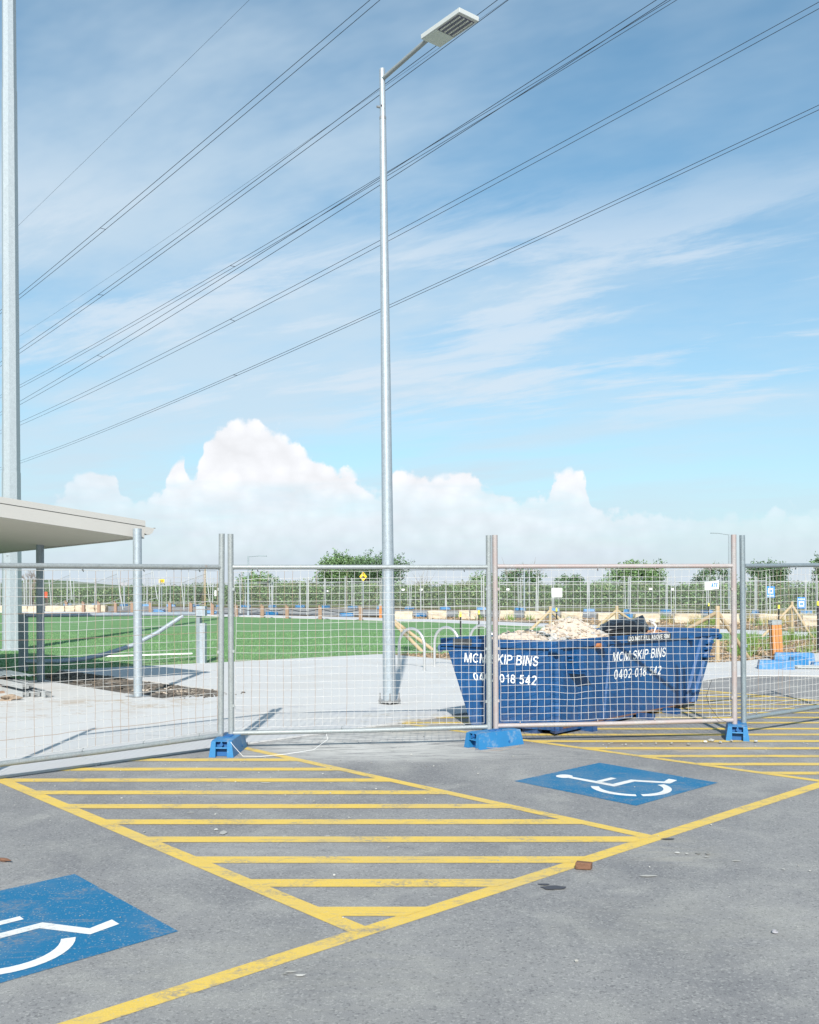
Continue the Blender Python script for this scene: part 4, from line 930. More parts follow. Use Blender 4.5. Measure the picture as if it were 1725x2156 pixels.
for i, (dx, dy) in enumerate([(.7,.25),(.8,1.6)]):
    q = sc+sdx*dx+sdy*dy; MB().box((q.x-.2,q.y,.135),(1.0,.12,.225),.1).build('sheet_support', 'timber_old', label=('front' if i == 0 else 'rear')+' dark timber block holding up the corrugated sheets', cat='timber', group='blocks under the roof sheets')
q = G(14,1478); MB().rock((q.x,q.y,.05),(.11,.07,.045),4,.8,3).build('crumpled_paper', 'paper', label='crumpled brown paper on the concrete at the left edge', cat='paper')
# rubble in the unpaved strip
mb = MB()
for i in range(420):
    t = random.random()**.8; u = random.uniform(-.5,.5); c_ = Vector((-3.1,14.2)).lerp(Vector((-6.4,17.4)), t)+Vector((.66,.75))*u*.85*(1 if t > .1 else .5); s = random.choice([.015,.025,.04,.05,.06])*random.uniform(.7,1.2)
    mb.rock((c_.x,c_.y,.01), (s*1.5,s,s*.5), i, .4, 0 if s < .03 else 1)
for i in range(180):
    c_ = Vector((random.gauss(-3.0,.22), random.gauss(14.1,.18))); s = random.uniform(.008,.03); mb.rock((c_.x,c_.y,.03), (s*1.5,s,s*.5), i, .4, 0)
mb.build('soil_clods', 'soil', kind='stuff', label='rubble and clods in the unpaved strip by the shelter column')

mb = MB()
for i in range(260):
    t = random.random(); c_ = Vector((-2.95,14.05)).lerp(Vector((-4.0,15.0)), t*t)+Vector((.66,.75))*random.uniform(-.28,.28)*(.4+t); s = random.uniform(.006,.020); mb.rock((c_.x,c_.y,.02), (s*1.5,s,s*.5), i, .4, 0)
mb.build('pale_rubble', 'rubble', kind='stuff', label='pale crumbs of rubble at the near end of the unpaved strip')

# ------------------------------------------------------------------ bike hoops
def hoop(a, b, h, label):
    a = Vector((a.x,a.y,0)); b = Vector((b.x,b.y,0)); w = (b-a).length/2; c_ = (a+b)/2; d = (b-a).normalized()
    t = thing('bike_rack', tuple(c_), label, 'bike rack', 'stainless bike hoops on the concrete')
    hz = h-w*1.05; pts = [a+Vector((0,0,.0)), a+Vector((0,0,hz*.6))]+[c_-d*w*math.cos(k*math.pi/16)+Vector((0,0,hz+w*1.05*math.sin(k*math.pi/16))) for k in range(17)]+[b+Vector((0,0,hz*.6)), b]
    MB().tube(pts, .027, 14).build('hoop', 'stainless', t)
    for q in (a, b): MB().tube([(q.x,q.y,.02),(q.x,q.y,.030)], .055, 16).build('foot_flange', 'stainless', t)
hoop(G(840.4,1411), G(894,1415), .80, 'stainless bike hoop nearest the tall lamp post')
hoop(G(915.2,1405.6), G(966,1409), .80, 'stainless bike hoop standing just left of the skip')
hoop(Vector((1.23,19.6,0)), Vector((1.66,19.3,0)), .81, 'stainless bike hoop whose top peeks over the skip rim')

# ------------------------------------------------------------------ timber tree guards
def tripod(top, base, legs, label, r=.045):
    t = thing('tree_guard', tuple(base), label, 'timber tripod', 'timber tree guards in the mulch')
    d = Vector((top.x-base.x, top.y-base.y, top.z)); 
    m_ = MB().tube([base+Vector((0,0,-.02)), top], r, 12); m_.build('post', 'timber', t)
    for l in legs: MB().tube([l, top+Vector((0,0,-.13))], r*.92, 12).build('leg', 'timber', t)
tb = G(1511,1396); tripod(Vector((tb.x,tb.y,1.19)), tb, [G(1579.5,1390), Vector((5.0,21.4,0))], 'timber tripod just behind the right end of the skip', .047)
tb = G(1668,1341.5); tripod(Vector((tb.x,tb.y,1.13)), tb, [Vector((10.9,30.0,0)), G(1712,1345)], 'timber tripod beside the far path, right of the orange bollard', .047)
tb = Vector((5.82,27.2,0)); tripod(Vector((tb.x,tb.y,1.05)), tb, [tb+Vector((-1.0,.2,0)), tb+Vector((1.35,.5,0))], 'timber tripod rising behind the black bag in the skip', .047)
tb = Vector((4.36,30.0,0)); tripod(Vector((tb.x,tb.y,.97)), tb, [tb+Vector((-.9,-.3,0)), tb+Vector((.95,.2,0))], 'timber tripod half hidden behind the rubble heap', .052)
tb = Vector((-.58,24.6,0)); tripod(Vector((tb.x,tb.y,.98)), tb, [G(891,1374), G(905,1373)+Vector((.12,.4,0))], 'timber tripod leaning out from behind the central lamp post', .052)
def stake(x, Z, ztop, label, r=.018):
    X = (x-CX)/F*Z; t = thing('garden_stake', (X,Z,0), label, 'stake', 'black stakes with yellow caps')
    MB().tube([(X,Z,0),(X,Z,ztop-.09)], r, 10).build('rod', 'black', t); MB().tube([(X,Z,ztop-.10),(X,Z,ztop-.02),(X,Z,ztop)], [r*1.45,r*1.45,r*1.1], 10).build('cap', 'yellowcap', t)
for x, Z, zt_, lab, r_ in ((970,20.8,1.04,'black stake with yellow cap above the left end of the skip rim',.018),(1008.6,24,1.0,'black stake just left of the middle fence posts',.018),(1172,26.8,1.0,'black stake with yellow cap beyond the rubble heap',.018),
        (1492.5,33,1.02,'black stake with yellow cap left of the timber tripod behind the skip',.018),(1640,24.2,1.13,'black stake standing right beside the orange slatted bollard',.018),(1723,23,1.24,'black stake at the right edge of the photo',.026)): stake(x, Z, zt_, lab, r_)

# ------------------------------------------------------------------ bollards
def bollard(x, Z, w, h, cap_h, label, lean=0.0):
    X = (x-CX)/F*Z; t = thing('bollard', (X,Z,0), label, 'bollard', 'orange timber bollards')
    n = 3
    for f in range(4):
        a = f*math.pi/2; rot = Matrix.Rotation(a, 3, 'Z')
        for k in range(n):
            off = rot@Vector(((k-1)*w/n, -w/2+.012, 0)); MB().beam((X+off.x, Z+off.y, 0), (X+off.x-lean*h, Z+off.y, h-cap_h), w/n-.006, .024, rot@Vector((0,1,0))).build('slat', 'slat', t)
    MB().beam((X,Z,0),(X-lean*h,Z,h-cap_h), w*.72, w*.72, Vector((0,1,0))).build('core', 'black', t)
    MB().beam((X-lean*(h-cap_h),Z,h-cap_h-.005),(X-lean*h,Z,h), w*1.06, w*1.06, Vector((0,1,0))).build('cap', 'galv', t)
bollard(1636, 20.9, .205, .865, .09, 'orange timber slatted bollard with grey cap beside the blue blocks', .05)
bollard(801.5, 47.6, .12, .72, .08, 'small orange bollard by the far path, just left of the lamp post')

# ------------------------------------------------------------------ spare blue feet and pipes on the right
for c_, rz, L, lab in (((6.97,18.45,.022), 1.38, .66, 'front blue foot block lying spare on the kerb'), ((8.15,20.55,.022), 1.33, .80, 'rear blue foot block beside the orange bollard'), ((7.74,19.3,.022), 1.75, .34, 'short blue foot block between the other spare ones'), ((8.2,19.0,.022), 1.5, .62, 'low blue foot block at the right edge by the pipes')):
    o = foot_block(c_, rz, lab, L=L, H=.17 if 'low' not in lab else .09); o['group'] = 'spare blue feet on the kerb'
a = G(1680,1411); b = G(1760,1418); t_ = thing('steel_frame_fence', tuple(a), 'steel fence frame lying flat beside the spare blue blocks', 'fence panel')
for dz, mt in ((0,'galv'),(.35,'galv')): MB().tube([a+Vector((0,dz,.05)), a+Vector((2.3,dz-.35,.05))], .022, 10).build('rail', mt, t_)
for k in (0, 1): MB().tube([a+Vector((2.3*k,-.35*k,.05)), a+Vector((2.3*k,.35-.35*k,.05))], .022, 10).build('post', 'galv', t_)

# ------------------------------------------------------------------ low timber posts and chain along the far path
pl_ = [(140,1287.5),(176,1290),(208.6,1290.3),(243.6,1290.5),(278.6,1290.6),(317,1291),(358,1291.5),(402.5,1292),(447.8,1295.7),(498.1,1298.9),(552.8,1300.7),(604.9,1302.6),(674.4,1304.3),(759.6,1306.7)]
names_at = ['farthest left, beyond the shelter','second from the left end of its row','third from the left end of its row','fourth from the left end of its row','fifth from the left, behind the shelter column','sixth from left, right of the shelter column','below the yellow 20 sign','left of the gate post','right of the gate post','between the left pair of fence posts','right of the far lamp pole','two posts right of the left fence posts','below and left of the diamond sign','nearest to the tall lamp post']
tops = []
for i, (x, y) in enumerate(pl_):
    q = G(x, y); h = .70; t = thing('timber_post', (q.x,q.y,0), 'low brown timber post on the lawn edge, '+names_at[i], 'post', 'low timber posts along the far path')
    w = .165; m_ = MB(); m_.hexa([(q.x-w/2,q.y-w/2,0),(q.x+w/2,q.y-w/2,0),(q.x+w/2,q.y+w/2,0),(q.x-w/2,q.y+w/2,0),(q.x-w/2,q.y-w/2,h-.04),(q.x+w/2,q.y-w/2,h-.12),(q.x+w/2,q.y+w/2,h-.12),(q.x-w/2,q.y+w/2,h-.04)])
    m_.hexa([(q.x-w/2,q.y-w/2,h-.042),(q.x,q.y-w/2,h-.06),(q.x,q.y+w/2,h-.06),(q.x-w/2,q.y+w/2,h-.042),(q.x-w/4-.01,q.y-w/2,h),(q.x-w/4+.01,q.y-w/2,h),(q.x-w/4+.01,q.y+w/2,h),(q.x-w/4-.01,q.y+w/2,h)])
    o = m_.build('shaft', 'timber_old', t); tops.append(Vector((q.x,q.y,h-.18)))
for i in range(9, 13):
    a, b = tops[i], tops[i+1]; MB().tube([a.lerp(b, k/10)+Vector((0,0,-.16*math.sin(math.pi*k/10))) for k in range(11)], .016, 5).build('barrier_chain', 'black', label='dark low chain running right from the post '+names_at[i], cat='chain', group='chains between the low posts')

# ------------------------------------------------------------------ sandstone blocks
bl = [(831,869,1305,'behind the central lamp post'),(901,941,1304,'second right of the lamp post'),(966,989,1304,'left one of two touching, by the black stakes'),(990.5,1008,1304,'right one of two touching, by the black stakes'),(1052,1082.6,1303,'just right of the middle fence posts'),(1105,1149.5,1303.5,'left of the rubble heap top'),(1182,1228,1304.5,'right of the rubble heap top'),
      (1260,1297,1308,'left of the small timber tripod'),(1338,1391,1310.7,'above the black bag'),(1420,1477.5,1312,'left of the tripod behind the skip'),(1512.7,1558,1313.4,'behind the right pair of fence posts'),(1598.6,1657,1314.7,'above the orange bollard'),(1690,1740,1319,'at the right edge'),
      (-20,7,1289,'at the left edge'),(30,57,1289,'behind the steel mast'),(57.8,78,1289,'between mast and shelter column'),(95,136,1288.5,'first right of the dark shelter column'),(137,157,1288.5,'left of the third low post'),(157.8,179,1288.5,'behind the second low post'),(179.8,199,1288.5,'before the third low post'),(199.8,209,1288.5,'narrow one behind the third low post'),(211,222,1288.5,'last of the left row')]
for i, (x0, x1, y, lab) in enumerate(bl):
    a, b = G(x0, y), G(x1, y); w = b.x-a.x; h = .42*(1+.08*math.sin(i*7)); dp = .55; cx_ = (a.x+b.x)/2; cy_ = a.y+dp/2
    bm = bmesh.new(); bmesh.ops.create_cube(bm, size=1); bmesh.ops.subdivide_edges(bm, edges=bm.edges[:], cuts=4, use_grid_fill=True)
    for v in bm.verts:
        nv2 = noise.noise_vector(v.co*2.4+Vector((i*4,0,0)))*.06+noise.noise_vector(v.co*7+Vector((i*4,2,0)))*.02; e = v.co.copy()
        k = sum(1 for c_ in e if abs(c_) > .45)
        if k >= 2: e *= .955
        v.co = Vector((e.x*w, e.y*dp, e.z*h))+nv2*Vector((.8,.8,.55)); 
    me = bpy.data.meshes.new('sandstone_block'); bm.to_mesh(me); bm.free(); me.materials.append(M['sandstone'])
    for p_ in me.polygons: p_.use_smooth = False
    o = bpy.data.objects.new('sandstone_block', me); C.objects.link(o); o.location = (cx_, cy_, h/2-.02)
    tag(o, 'cream sandstone block by the road, '+lab, 'stone block', 'sandstone blocks along the road')

# ------------------------------------------------------------------ far temporary fences
def far_panel(seed):
    t = thing('distant_fence', (0,0,0), 'x', 'fence panel'); L = 2.4
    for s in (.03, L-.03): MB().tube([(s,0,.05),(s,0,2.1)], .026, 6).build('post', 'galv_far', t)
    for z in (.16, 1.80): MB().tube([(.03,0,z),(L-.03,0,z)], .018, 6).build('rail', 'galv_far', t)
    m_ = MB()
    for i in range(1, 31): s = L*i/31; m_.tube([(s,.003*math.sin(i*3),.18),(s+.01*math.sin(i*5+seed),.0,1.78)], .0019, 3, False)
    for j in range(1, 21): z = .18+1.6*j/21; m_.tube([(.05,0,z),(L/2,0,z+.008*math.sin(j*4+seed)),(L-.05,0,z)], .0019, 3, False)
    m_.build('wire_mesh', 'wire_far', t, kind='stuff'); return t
def far_foot():
    t = thing('distant_fence_block', (0,0,0), 'x', 'fence foot'); m_ = MB()
    m_.hexa([(-.36,-.13,0),(.36,-.13,0),(.36,.13,0),(-.36,.13,0),(-.34,-.10,.17),(.34,-.10,.17),(.34,.10,.17),(-.34,.10,.17)]); o = m_.build('body', 'blue', t)
    MB().box((.32,-.12,.085),(.05,.03,.10)).build('end_recess', 'recess', t); MB().box((-.32,-.12,.085),(.05,.03,.10)).build('end_recess', 'recess', t)
    return t
proto = [far_panel(0), far_panel(2), far_panel(5)]; fproto = far_foot(); used = set(); fused = False
def region(x):
    for lim, nm in ((60,'at the far left'),(95,'left of the dark column'),(200,'left of the light shelter column'),(290,'just left of the light column'),(380,'just right of the light column'),(470,'above the steel gate'),(580,'below the far lamp'),(660,'left of the diamond sign'),(740,'below the big tree'),(815,'left of the lamp post'),
                    (930,'right of the lamp post'),(1030,'left of the middle posts'),(1120,'right of the middle posts'),(1200,'below the white notice'),(1290,'above the rubble heap'),(1380,'above the black bag'),(1470,'left of the banner'),(1545,'below the banner'),(1640,'above the orange bollard'),(1725,'near the right edge')):
        if x < lim: return nm
    return 'beyond the right edge'
ORD = ['first','second','third','fourth','fifth','sixth','seventh','eighth','ninth','tenth','eleventh','twelfth']
PEND = {}
def relabel():
    for (kind, nm), obs in PEND.items():
        for i, o in enumerate(obs): o['label'] = (f'{kind}, {nm}' if len(obs) == 1 else f'{ORD[min(i,11)]} from left {kind}, {nm}')
def row(poly, label, group, feet, miss=(), leaning=()):
    global fused
    k = 0
    for i in range(len(poly)-1):
        a = Vector(poly[i]); b = Vector(poly[i+1]); L = (b-a).length; n = max(1, round(L/2.5))
        for j in range(n):
            s = a.lerp(b, j/n); e = a.lerp(b, (j+1)/n); k += 1
            if k in miss: continue
            pi = random.randrange(3)
            if pi in used: o = copy_tree(proto[pi])
            else: o = proto[pi]; used.add(pi)
            o.location = (s.x+random.uniform(-.05,.05), s.y+random.uniform(-.12,.12), random.uniform(0,.06)); ang = math.atan2(e.y-s.y, e.x-s.x)+random.uniform(-.02,.02)
            lean = random.gauss(0,.02) if k not in leaning else random.choice([-.22,.25])
            o.rotation_euler = (random.gauss(0,.03), lean if k in leaning else random.gauss(0,.012), ang); o.scale = ((e-s).length/2.42, 1, 1)
            xp = CX+F*(s.x+e.x)/(s.y+e.y)
            tag(o, 'x', 'fence panel', group); PEND.setdefault((label.rstrip(','), region(xp)), []).append(o)
            if k % feet == 0 or feet == 1:
                f = copy_tree(fproto) if fused else fproto; fused = True
                f.location = (s.x, s.y, .0); f.rotation_euler.z = ang+1.2+random.uniform(-.9,.5)
                tag(f, 'x', 'fence foot', 'blue feet of '+group); PEND.setdefault(('blue foot of the '+('road-side' if 'near' in label else 'far')+' fence', region(CX+F*s.x/s.y)), []).append(f)
rowA = [(-38,82),(-22.9,77.7),(-12.4,73.3),(-8.2,72.5),(0,67.4),(7.3,64),(11.3,61),(17.7,57.7),(22.9,56),(34,52)]
rowB = [(-27,69),(-18.4,62),(-15.6,60.4),(-11.6,56.9),(-7.7,54.2),(-3.35,51.4),(.6,51),(4,50.6),(9.2,49.9),(13.3,48.8),(20,47.6),(26,45.5)]
row(rowA, 'mesh panel of far fence beyond road,', 'fence panels on the far side of the road', 1)
row(rowB, 'mesh panel of near road-side fence,', 'fence panels on the near side of the road', 2, (), (2,4,5,7))
# a short return and propped panels at the left
row([(-30,75),(-27,69)], 'mesh panel of near road-side fence,', 'fence panels on the near side of the road', 2)
row([(-46,62),(-38,64),(-30,66),(-27,69)], 'mesh panel of near road-side fence,', 'fence panels on the near side of the road', 2)
relabel()

# signs on fences and poles -------------------------------------------------------------
def flat_text(text, c, h, mt, parent, nm='lettering', width=None):
    q_, W_ = glyph_run(text, .10); k = h; kx = (width/W_) if width else k; mb = MB()
    for li, pts in q_: mb.add([(c[0]+(u-W_/2)*kx, c[1]-.001*li, c[2]+(v-.5)*k) for u, v in pts], [(0,1,2,3)])
    return mb.build(nm, mt, parent)
def board(x0, x1, y0, y1, Z): a = D(x0, y0, Z); b = D(x1, y1, Z); return (a+b)/2, b.x-a.x, a.z-b.z
# diamond hump warning sign
c_, w, h = board(756.5,773.5,1203.6,1224.4,70.5); Q = thing('warning_sign', (c_.x,c_.y,0), 'yellow diamond warning sign with hump symbol on a grey pole', 'road sign')
def dia(s, y): return [(c_.x-s*w/2,y,c_.z),(c_.x,y,c_.z-s*h/2),(c_.x+s*w/2,y,c_.z),(c_.x,y,c_.z+s*h/2)]
MB().add(dia(1,c_.y)+dia(1,c_.y+.03), [(0,1,2,3),(7,6,5,4),(0,4,5,1),(1,5,6,2),(2,6,7,3),(3,7,4,0)]).build('sign_plate', 'signblack', Q)
MB().add(dia(.93,c_.y-.004), [(0,1,2,3)]).build('sign_face', 'signyellow', Q)
m_ = MB(); zc = c_.z; hump = [(c_.x-.18,c_.y-.010,zc-.10)]+[(c_.x+.15*math.cos(math.pi-k*math.pi/8),c_.y-.010,zc-.10+.14*math.sin(k*math.pi/8)) for k in range(9)]+[(c_.x+.18,c_.y-.010,zc-.10)]
m_.add(hump, [tuple(range(len(hump)))]); m_.add([(c_.x-.02,c_.y-.010,zc+.10),(c_.x+.02,c_.y-.010,zc+.10),(c_.x+.02,c_.y-.010,zc+.2),(c_.x-.02,c_.y-.010,zc+.2)], [(0,1,2,3)])
m_.add([(c_.x-.065,c_.y-.010,zc+.17),(c_.x+.065,c_.y-.010,zc+.17),(c_.x,c_.y-.010,zc+.28)], [(0,1,2)]); m_.build('hump_symbol', 'signblack', Q)
MB().tube([(c_.x,c_.y+.05,0),(c_.x,c_.y+.05,c_.z)], .045, 10).build('pole', 'pole', Q)
c_, w, h = board(334.5,346.5,1219.5,1227.6,70); Q = thing('speed_sign', (c_.x,c_.y,0), 'small yellow sign reading 20 on a thin pole', 'road sign')
MB().box(tuple(c_), (w,.03,h)).build('sign_plate', 'signyellow', Q); flat_text('20', (c_.x,c_.y-.02,c_.z), h*.55, 'signblack', Q)
MB().tube([(c_.x,c_.y+.05,0),(c_.x,c_.y+.05,c_.z+.1)], .03, 8).build('pole', 'pole', Q)
Q = thing('back_of_signs', (D(262,1230,74).x,74,0), 'pair of small grey sign backs on one pole behind the shelter', 'road sign')
for x in (258, 265.5): c_, w, h = board(x-2.9,x+2.9,1226.3,1233.2,74); MB().box(tuple(c_), (w,.03,h)).build('sign_plate', 'signgrey', Q)
MB().tube([(Q.location.x,74.05,0),(Q.location.x,74.05,2.0)], .04, 8).build('pole', 'pole', Q)
c_, w, h = board(1484,1514,1223,1242,55.5); Q = thing('banner', tuple(c_), 'white banner lettered ATF tied to the far fence', 'banner')
hm = [(c_.x-w/2,c_.y,c_.z-h/2),(c_.x-w*.1,c_.y-.03,c_.z-h*.46),(c_.x+w/2,c_.y,c_.z-h*.38),(c_.x+w/2,c_.y,c_.z+h*.54),(c_.x-w*.1,c_.y-.03,c_.z+h*.47),(c_.x-w/2,c_.y,c_.z+h*.42)]
MB().add(hm+[(q[0],q[1]+.012,q[2]) for q in hm], [(0,1,4,5),(1,2,3,4),(11,10,7,6),(10,9,8,7),(5,4,10,11),(4,3,9,10),(1,0,6,7),(2,1,7,8)]).build('cloth', 'signwhite', Q)
flat_text('ATF', (c_.x+w*.18,c_.y-.05,c_.z+.02), h*.46, 'signblue', Q, width=w*.46)
c_, w, h = board(1162,1184,1238,1257.5,60); Q = thing('notice_board', tuple(c_), 'white site notice with small print on the far fence', 'notice')
MB().box(tuple(c_), (w,.02,h)).build('sheet', 'signwhite', Q); m_ = MB()
for k in range(6): m_.box((c_.x,c_.y-.014,c_.z+h*(.36-k*.14)), (w*.8,.004,.012))
m_.build('print', 'signgrey', Q)
for (x0,x1,y0,y1,Z,lab,inv) in ((1614,1631.5,1234.5,1258,55.5,'blue and white fence sign, the upper left one of two',False),(1678.6,1696.5,1257.5,1281,53,'blue and white fence sign, the lower right one near the edge',True)):
    c_, w, h = board(x0,x1,y0,y1,Z); Q = thing('fence_sign', tuple(c_), lab, 'sign', 'blue fence company signs'); MB().box(tuple(c_), (w,.02,h)).build('sheet', 'signblue', Q)
    s = 1 if not inv else -1; MB().box((c_.x,c_.y-.013,c_.z+s*h*.10), (w*.62,.006,h*.46)).build('logo_panel', 'signwhite', Q); m_ = MB()
    m_.box((c_.x,c_.y-.018,c_.z+s*h*.10), (w*.38,.004,h*.20)); m_.build('logo', 'signblue', Q); m_ = MB()
    for k in range(5): m_.box((c_.x+w*(-.32+.16*k),c_.y-.013,c_.z-s*h*.33), (w*.09,.006,h*.13))
    m_.build('lettering', 'signwhite', Q)
c_, w, h = board(94.5,100,1246,1258,63); MB().box(tuple(c_), (w,.02,h)).build('warning_placard', 'signred', label='small red placard on the fence behind the shelter', cat='placard')
c_, w, h = board(110,516.8,1246,1250,63); c_, w, h = board(452,456,1243,1255,57); MB().box(tuple(c_), (w,.02,h)).build('tag_board', 'signwhite', label='narrow white and blue placard beside the left fence post', cat='placard')
for i, (x, y, Z, lab) in enumerate([(689,1244.5,72,'between the far lamp and the diamond sign'),(849,1241.5,66,'left of the central lamp post' if False else 'just left behind the lamp post'),(1069.5,1241,63,'right of the middle fence posts'),(1364,1268,0,''),(887,1241.5,66.5,'right of the lamp post'),(1370,1240,60,'above the bag in the skip'),(1416,1240.5,59.5,'between the notice and the banner')]):
    if not Z: continue
    MB().box(tuple(D(x,y,Z)), (.2,.02,.13)).build('fence_tag', 'signwhite', label='small white tag on the far fence, '+lab, cat='tag', group='white tags on the far fence')
# far lamps and poles
def far_lamp(x, ybase, ytop, armx, army, label):
    q = G(x, ybase); Z = q.y; top = D(x, ytop, Z); t = thing('far_street_lamp', (q.x,q.y,0), label, 'street lamp', 'street lamps in the distance')
    MB().tube([(q.x,q.y,0), top], [.065,.04], 10).build('pole', 'pole', t)
    mid = D(x+(armx-x)*.62, ytop+(army-ytop)*.75-.5, Z); e = D(armx, army, Z)
    MB().tube([top+Vector((0,0,-.04)), mid], .022, 6).build('arm', 'galv_blue', t); MB().beam(mid, e, .16, .045).build('lamp_head', 'galv_blue', t)
far_lamp(522.9,1296.8,1170.5,561.5,1171,'thin far street lamp with its arm pointing right')
far_lamp(1535,1283,1125,1497,1122.5,'thin far street lamp with its arm pointing left, by the right posts')
for (x, yb, yt, lab) in ((1104.1,1288,1190,'thin white pole beyond the fence left of the notice'),(1114.8,1277.6,1196,'thinner pale pole just right of a thicker one beyond the fence'),(432,1278,1198,'slender timber pole beyond the road above the gate'),(125,1290,1240,'x')):
    if lab == 'x': continue
    q = G(x, yb); MB().tube([(q.x,q.y,0), D(x, yt, q.y)], .05, 8).build('slender_pole', 'pole' if 'timber' not in lab else 'timber', label=lab, cat='pole')

# ------------------------------------------------------------------ vegetation
def leaves(centers, radii, n, size, squash=1.0, shell=.5, aspect=.5):
    """leaf quads scattered through lobes; returns verts, faces"""
    cs = np.array(centers, float); rs = np.array(radii, float); vol = rs.prod(axis=1) if rs.ndim > 1 else rs**3; rs = rs if rs.ndim > 1 else np.repeat(rs[:,None],3,1)
    idx = rng.choice(len(cs), n, p=vol/vol.sum()); d = rng.normal(size=(n,3)); d /= np.linalg.norm(d,axis=1)[:,None]; rad = (shell+(1-shell)*rng.random(n))**1.0
    p = cs[idx]+d*rs[idx]*rad[:,None]+rng.normal(size=(n,3))*size*.8
    p = p[p[:,2] > .02]; n = len(p)
    a = rng.normal(size=(n,3)); a /= np.linalg.norm(a,axis=1)[:,None]; b = rng.normal(size=(n,3)); b -= (a*b).sum(1)[:,None]*a; b /= np.linalg.norm(b,axis=1)[:,None]
    s = size*(.6+.8*rng.random(n))[:,None]; v = np.stack([p-a*s, p-b*s*aspect, p+a*s, p+b*s*aspect],1).reshape(-1,3); return v, np.arange(4*n).reshape(-1,4)
def tree(x0, x1, ytop, Z, label, leafm, n, name='tree', lobes=9, size=.09, ybot=None, twigs=0, seed=0):
    rs_ = np.random.default_rng(seed+50); X0, X1 = (x0-CX)/F*Z, (x1-CX)/F*Z; H_ = EYE+(HY-ytop)/F*Z; W = X1-X0; zb = .3 if ybot is None else ybot
    t = thing(name, ((X0+X1)/2,Z,0), label, 'tree' if H_ > 2.6 else 'bush'); cs = []; rr = []
    for k in range(lobes):
        u = (k+.5)/lobes; x = X0+W*(.10+.80*u)+rs_.normal()*W*.03; env = math.sin(math.pi*(.12+.76*u))**.6; hz = H_*(.58+.32*env*rs_.uniform(.75,1.0)); r_ = min(W*.17, H_*.22)*rs_.uniform(.7,1.2)
        cs.append((x, Z+rs_.uniform(-.8,.8), hz-r_*.4)); rr.append((r_*1.15, r_, r_*.85))
        cs.append((x+rs_.normal()*.3, Z+rs_.uniform(-.8,.8), hz*.62)); rr.append((r_*1.2, r_, hz*.32))
    for k in range(lobes*2):   # tufts at the outline
        j = rs_.integers(0, lobes)*2; c0_ = cs[j]; r_ = rr[j][0]*rs_.uniform(.18,.36); a = rs_.uniform(0, math.pi); cs.append((c0_[0]+math.cos(a)*rr[j][0]*1.1, c0_[1], c0_[2]+math.sin(a)*rr[j][2]*1.25)); rr.append((r_,r_,r_*1.2))
    v, f = leaves(cs, rr, n, size, shell=.35); soup('crown', leafm, v, f, parent=t)
    m_ = MB(); base = Vector(((X0+X1)/2,Z,0)); 
    for k in range(3): 
        b0 = base+Vector((rs_.uniform(-.15,.15)*W,0,0)); c_ = Vector(cs[(k*2) % len(cs)]); m_.tube([b0, b0.lerp(c_,.5)+Vector((0,0,.1)), c_], [.09,.06,.02], 6)
    m_.build('trunk', 'bark', t)
    if twigs:
        m_ = MB()
        for k in range(twigs):
            j = rs_.integers(0, lobes)*2; c_ = Vector(cs[j]); e = c_+Vector((rs_.normal()*.5,0,abs(rs_.normal())*.5+.3)); m_.tube([c_,c_.lerp(e,.5)+Vector((.08,0,0)),e], [.02,.012,.005], 4)
        m_.build('bare_branches', 'bare', t, kind='stuff')
    return t
tree(668,790,1160,100,'largest green tree, beyond the road left of the lamp post','leaf_a',11000,lobes=9,size=.11,seed=1)
tree(735,866,1158,97,'lower rounded tree directly behind the lamp post base','leaf_c',6500,lobes=6,size=.10,seed=2)
tree(492,590,1206,92,'small dense green bush left of the chained posts','leaf_a',5200,lobes=5,size=.09,seed=3)
tree(570,680,1219,92,'low olive bush between the small bush and the largest tree','leaf_b',3000,lobes=5,size=.09,seed=4)
tree(865,905,1224,90,'small twiggy bush right of the lamp post','leaf_b',900,lobes=4,size=.08,twigs=26,seed=5)
tree(930,1030,1222,90,'low green bush between the lamp post and middle fence posts','leaf_b',3200,lobes=6,size=.09,seed=6)
tree(985,1062,1205,92,'green bush directly behind the middle fence posts','leaf_a',3400,lobes=5,size=.09,seed=7)
tree(1052,1146,1190,95,'thin half bare tree right of the middle fence posts','leaf_c',3600,lobes=6,size=.09,twigs=60,seed=8)
tree(1165,1232,1206,92,'small pointed bush above the rubble heap','leaf_c',2900,lobes=4,size=.09,seed=9)
tree(1225,1300,1222,92,'low bush left of the rounded tree','leaf_a',2600,lobes=5,size=.09,seed=10)
tree(1285,1400,1178,95,'rounded green tree above the right half of the skip','leaf_a',7600,lobes=8,size=.10,seed=11)
tree(1468,1540,1186,95,'dark ragged tree just left of the right fence posts','leaf_c',3000,lobes=5,size=.09,twigs=34,seed=12)
tree(1562,1665,1174,95,'green tree just right of the right fence posts','leaf_c',5600,lobes=7,size=.10,seed=13)
tree(1700,1790,1155,92,'tree cut off by the right edge','leaf_c',4200,lobes=6,size=.10,seed=14)
tree(410,452,1233,86,'small dark bush above the gate post','leaf_c',1600,lobes=4,size=.08,seed=15)
tree(50,86,1232,84,'dark bush beside the steel mast','leaf_b',1500,lobes=4,size=.08,seed=16)
tree(92,106,1226,84,'dark shrub peeking out from behind the dark shelter column','leaf_a',900,lobes=3,size=.07,seed=17)
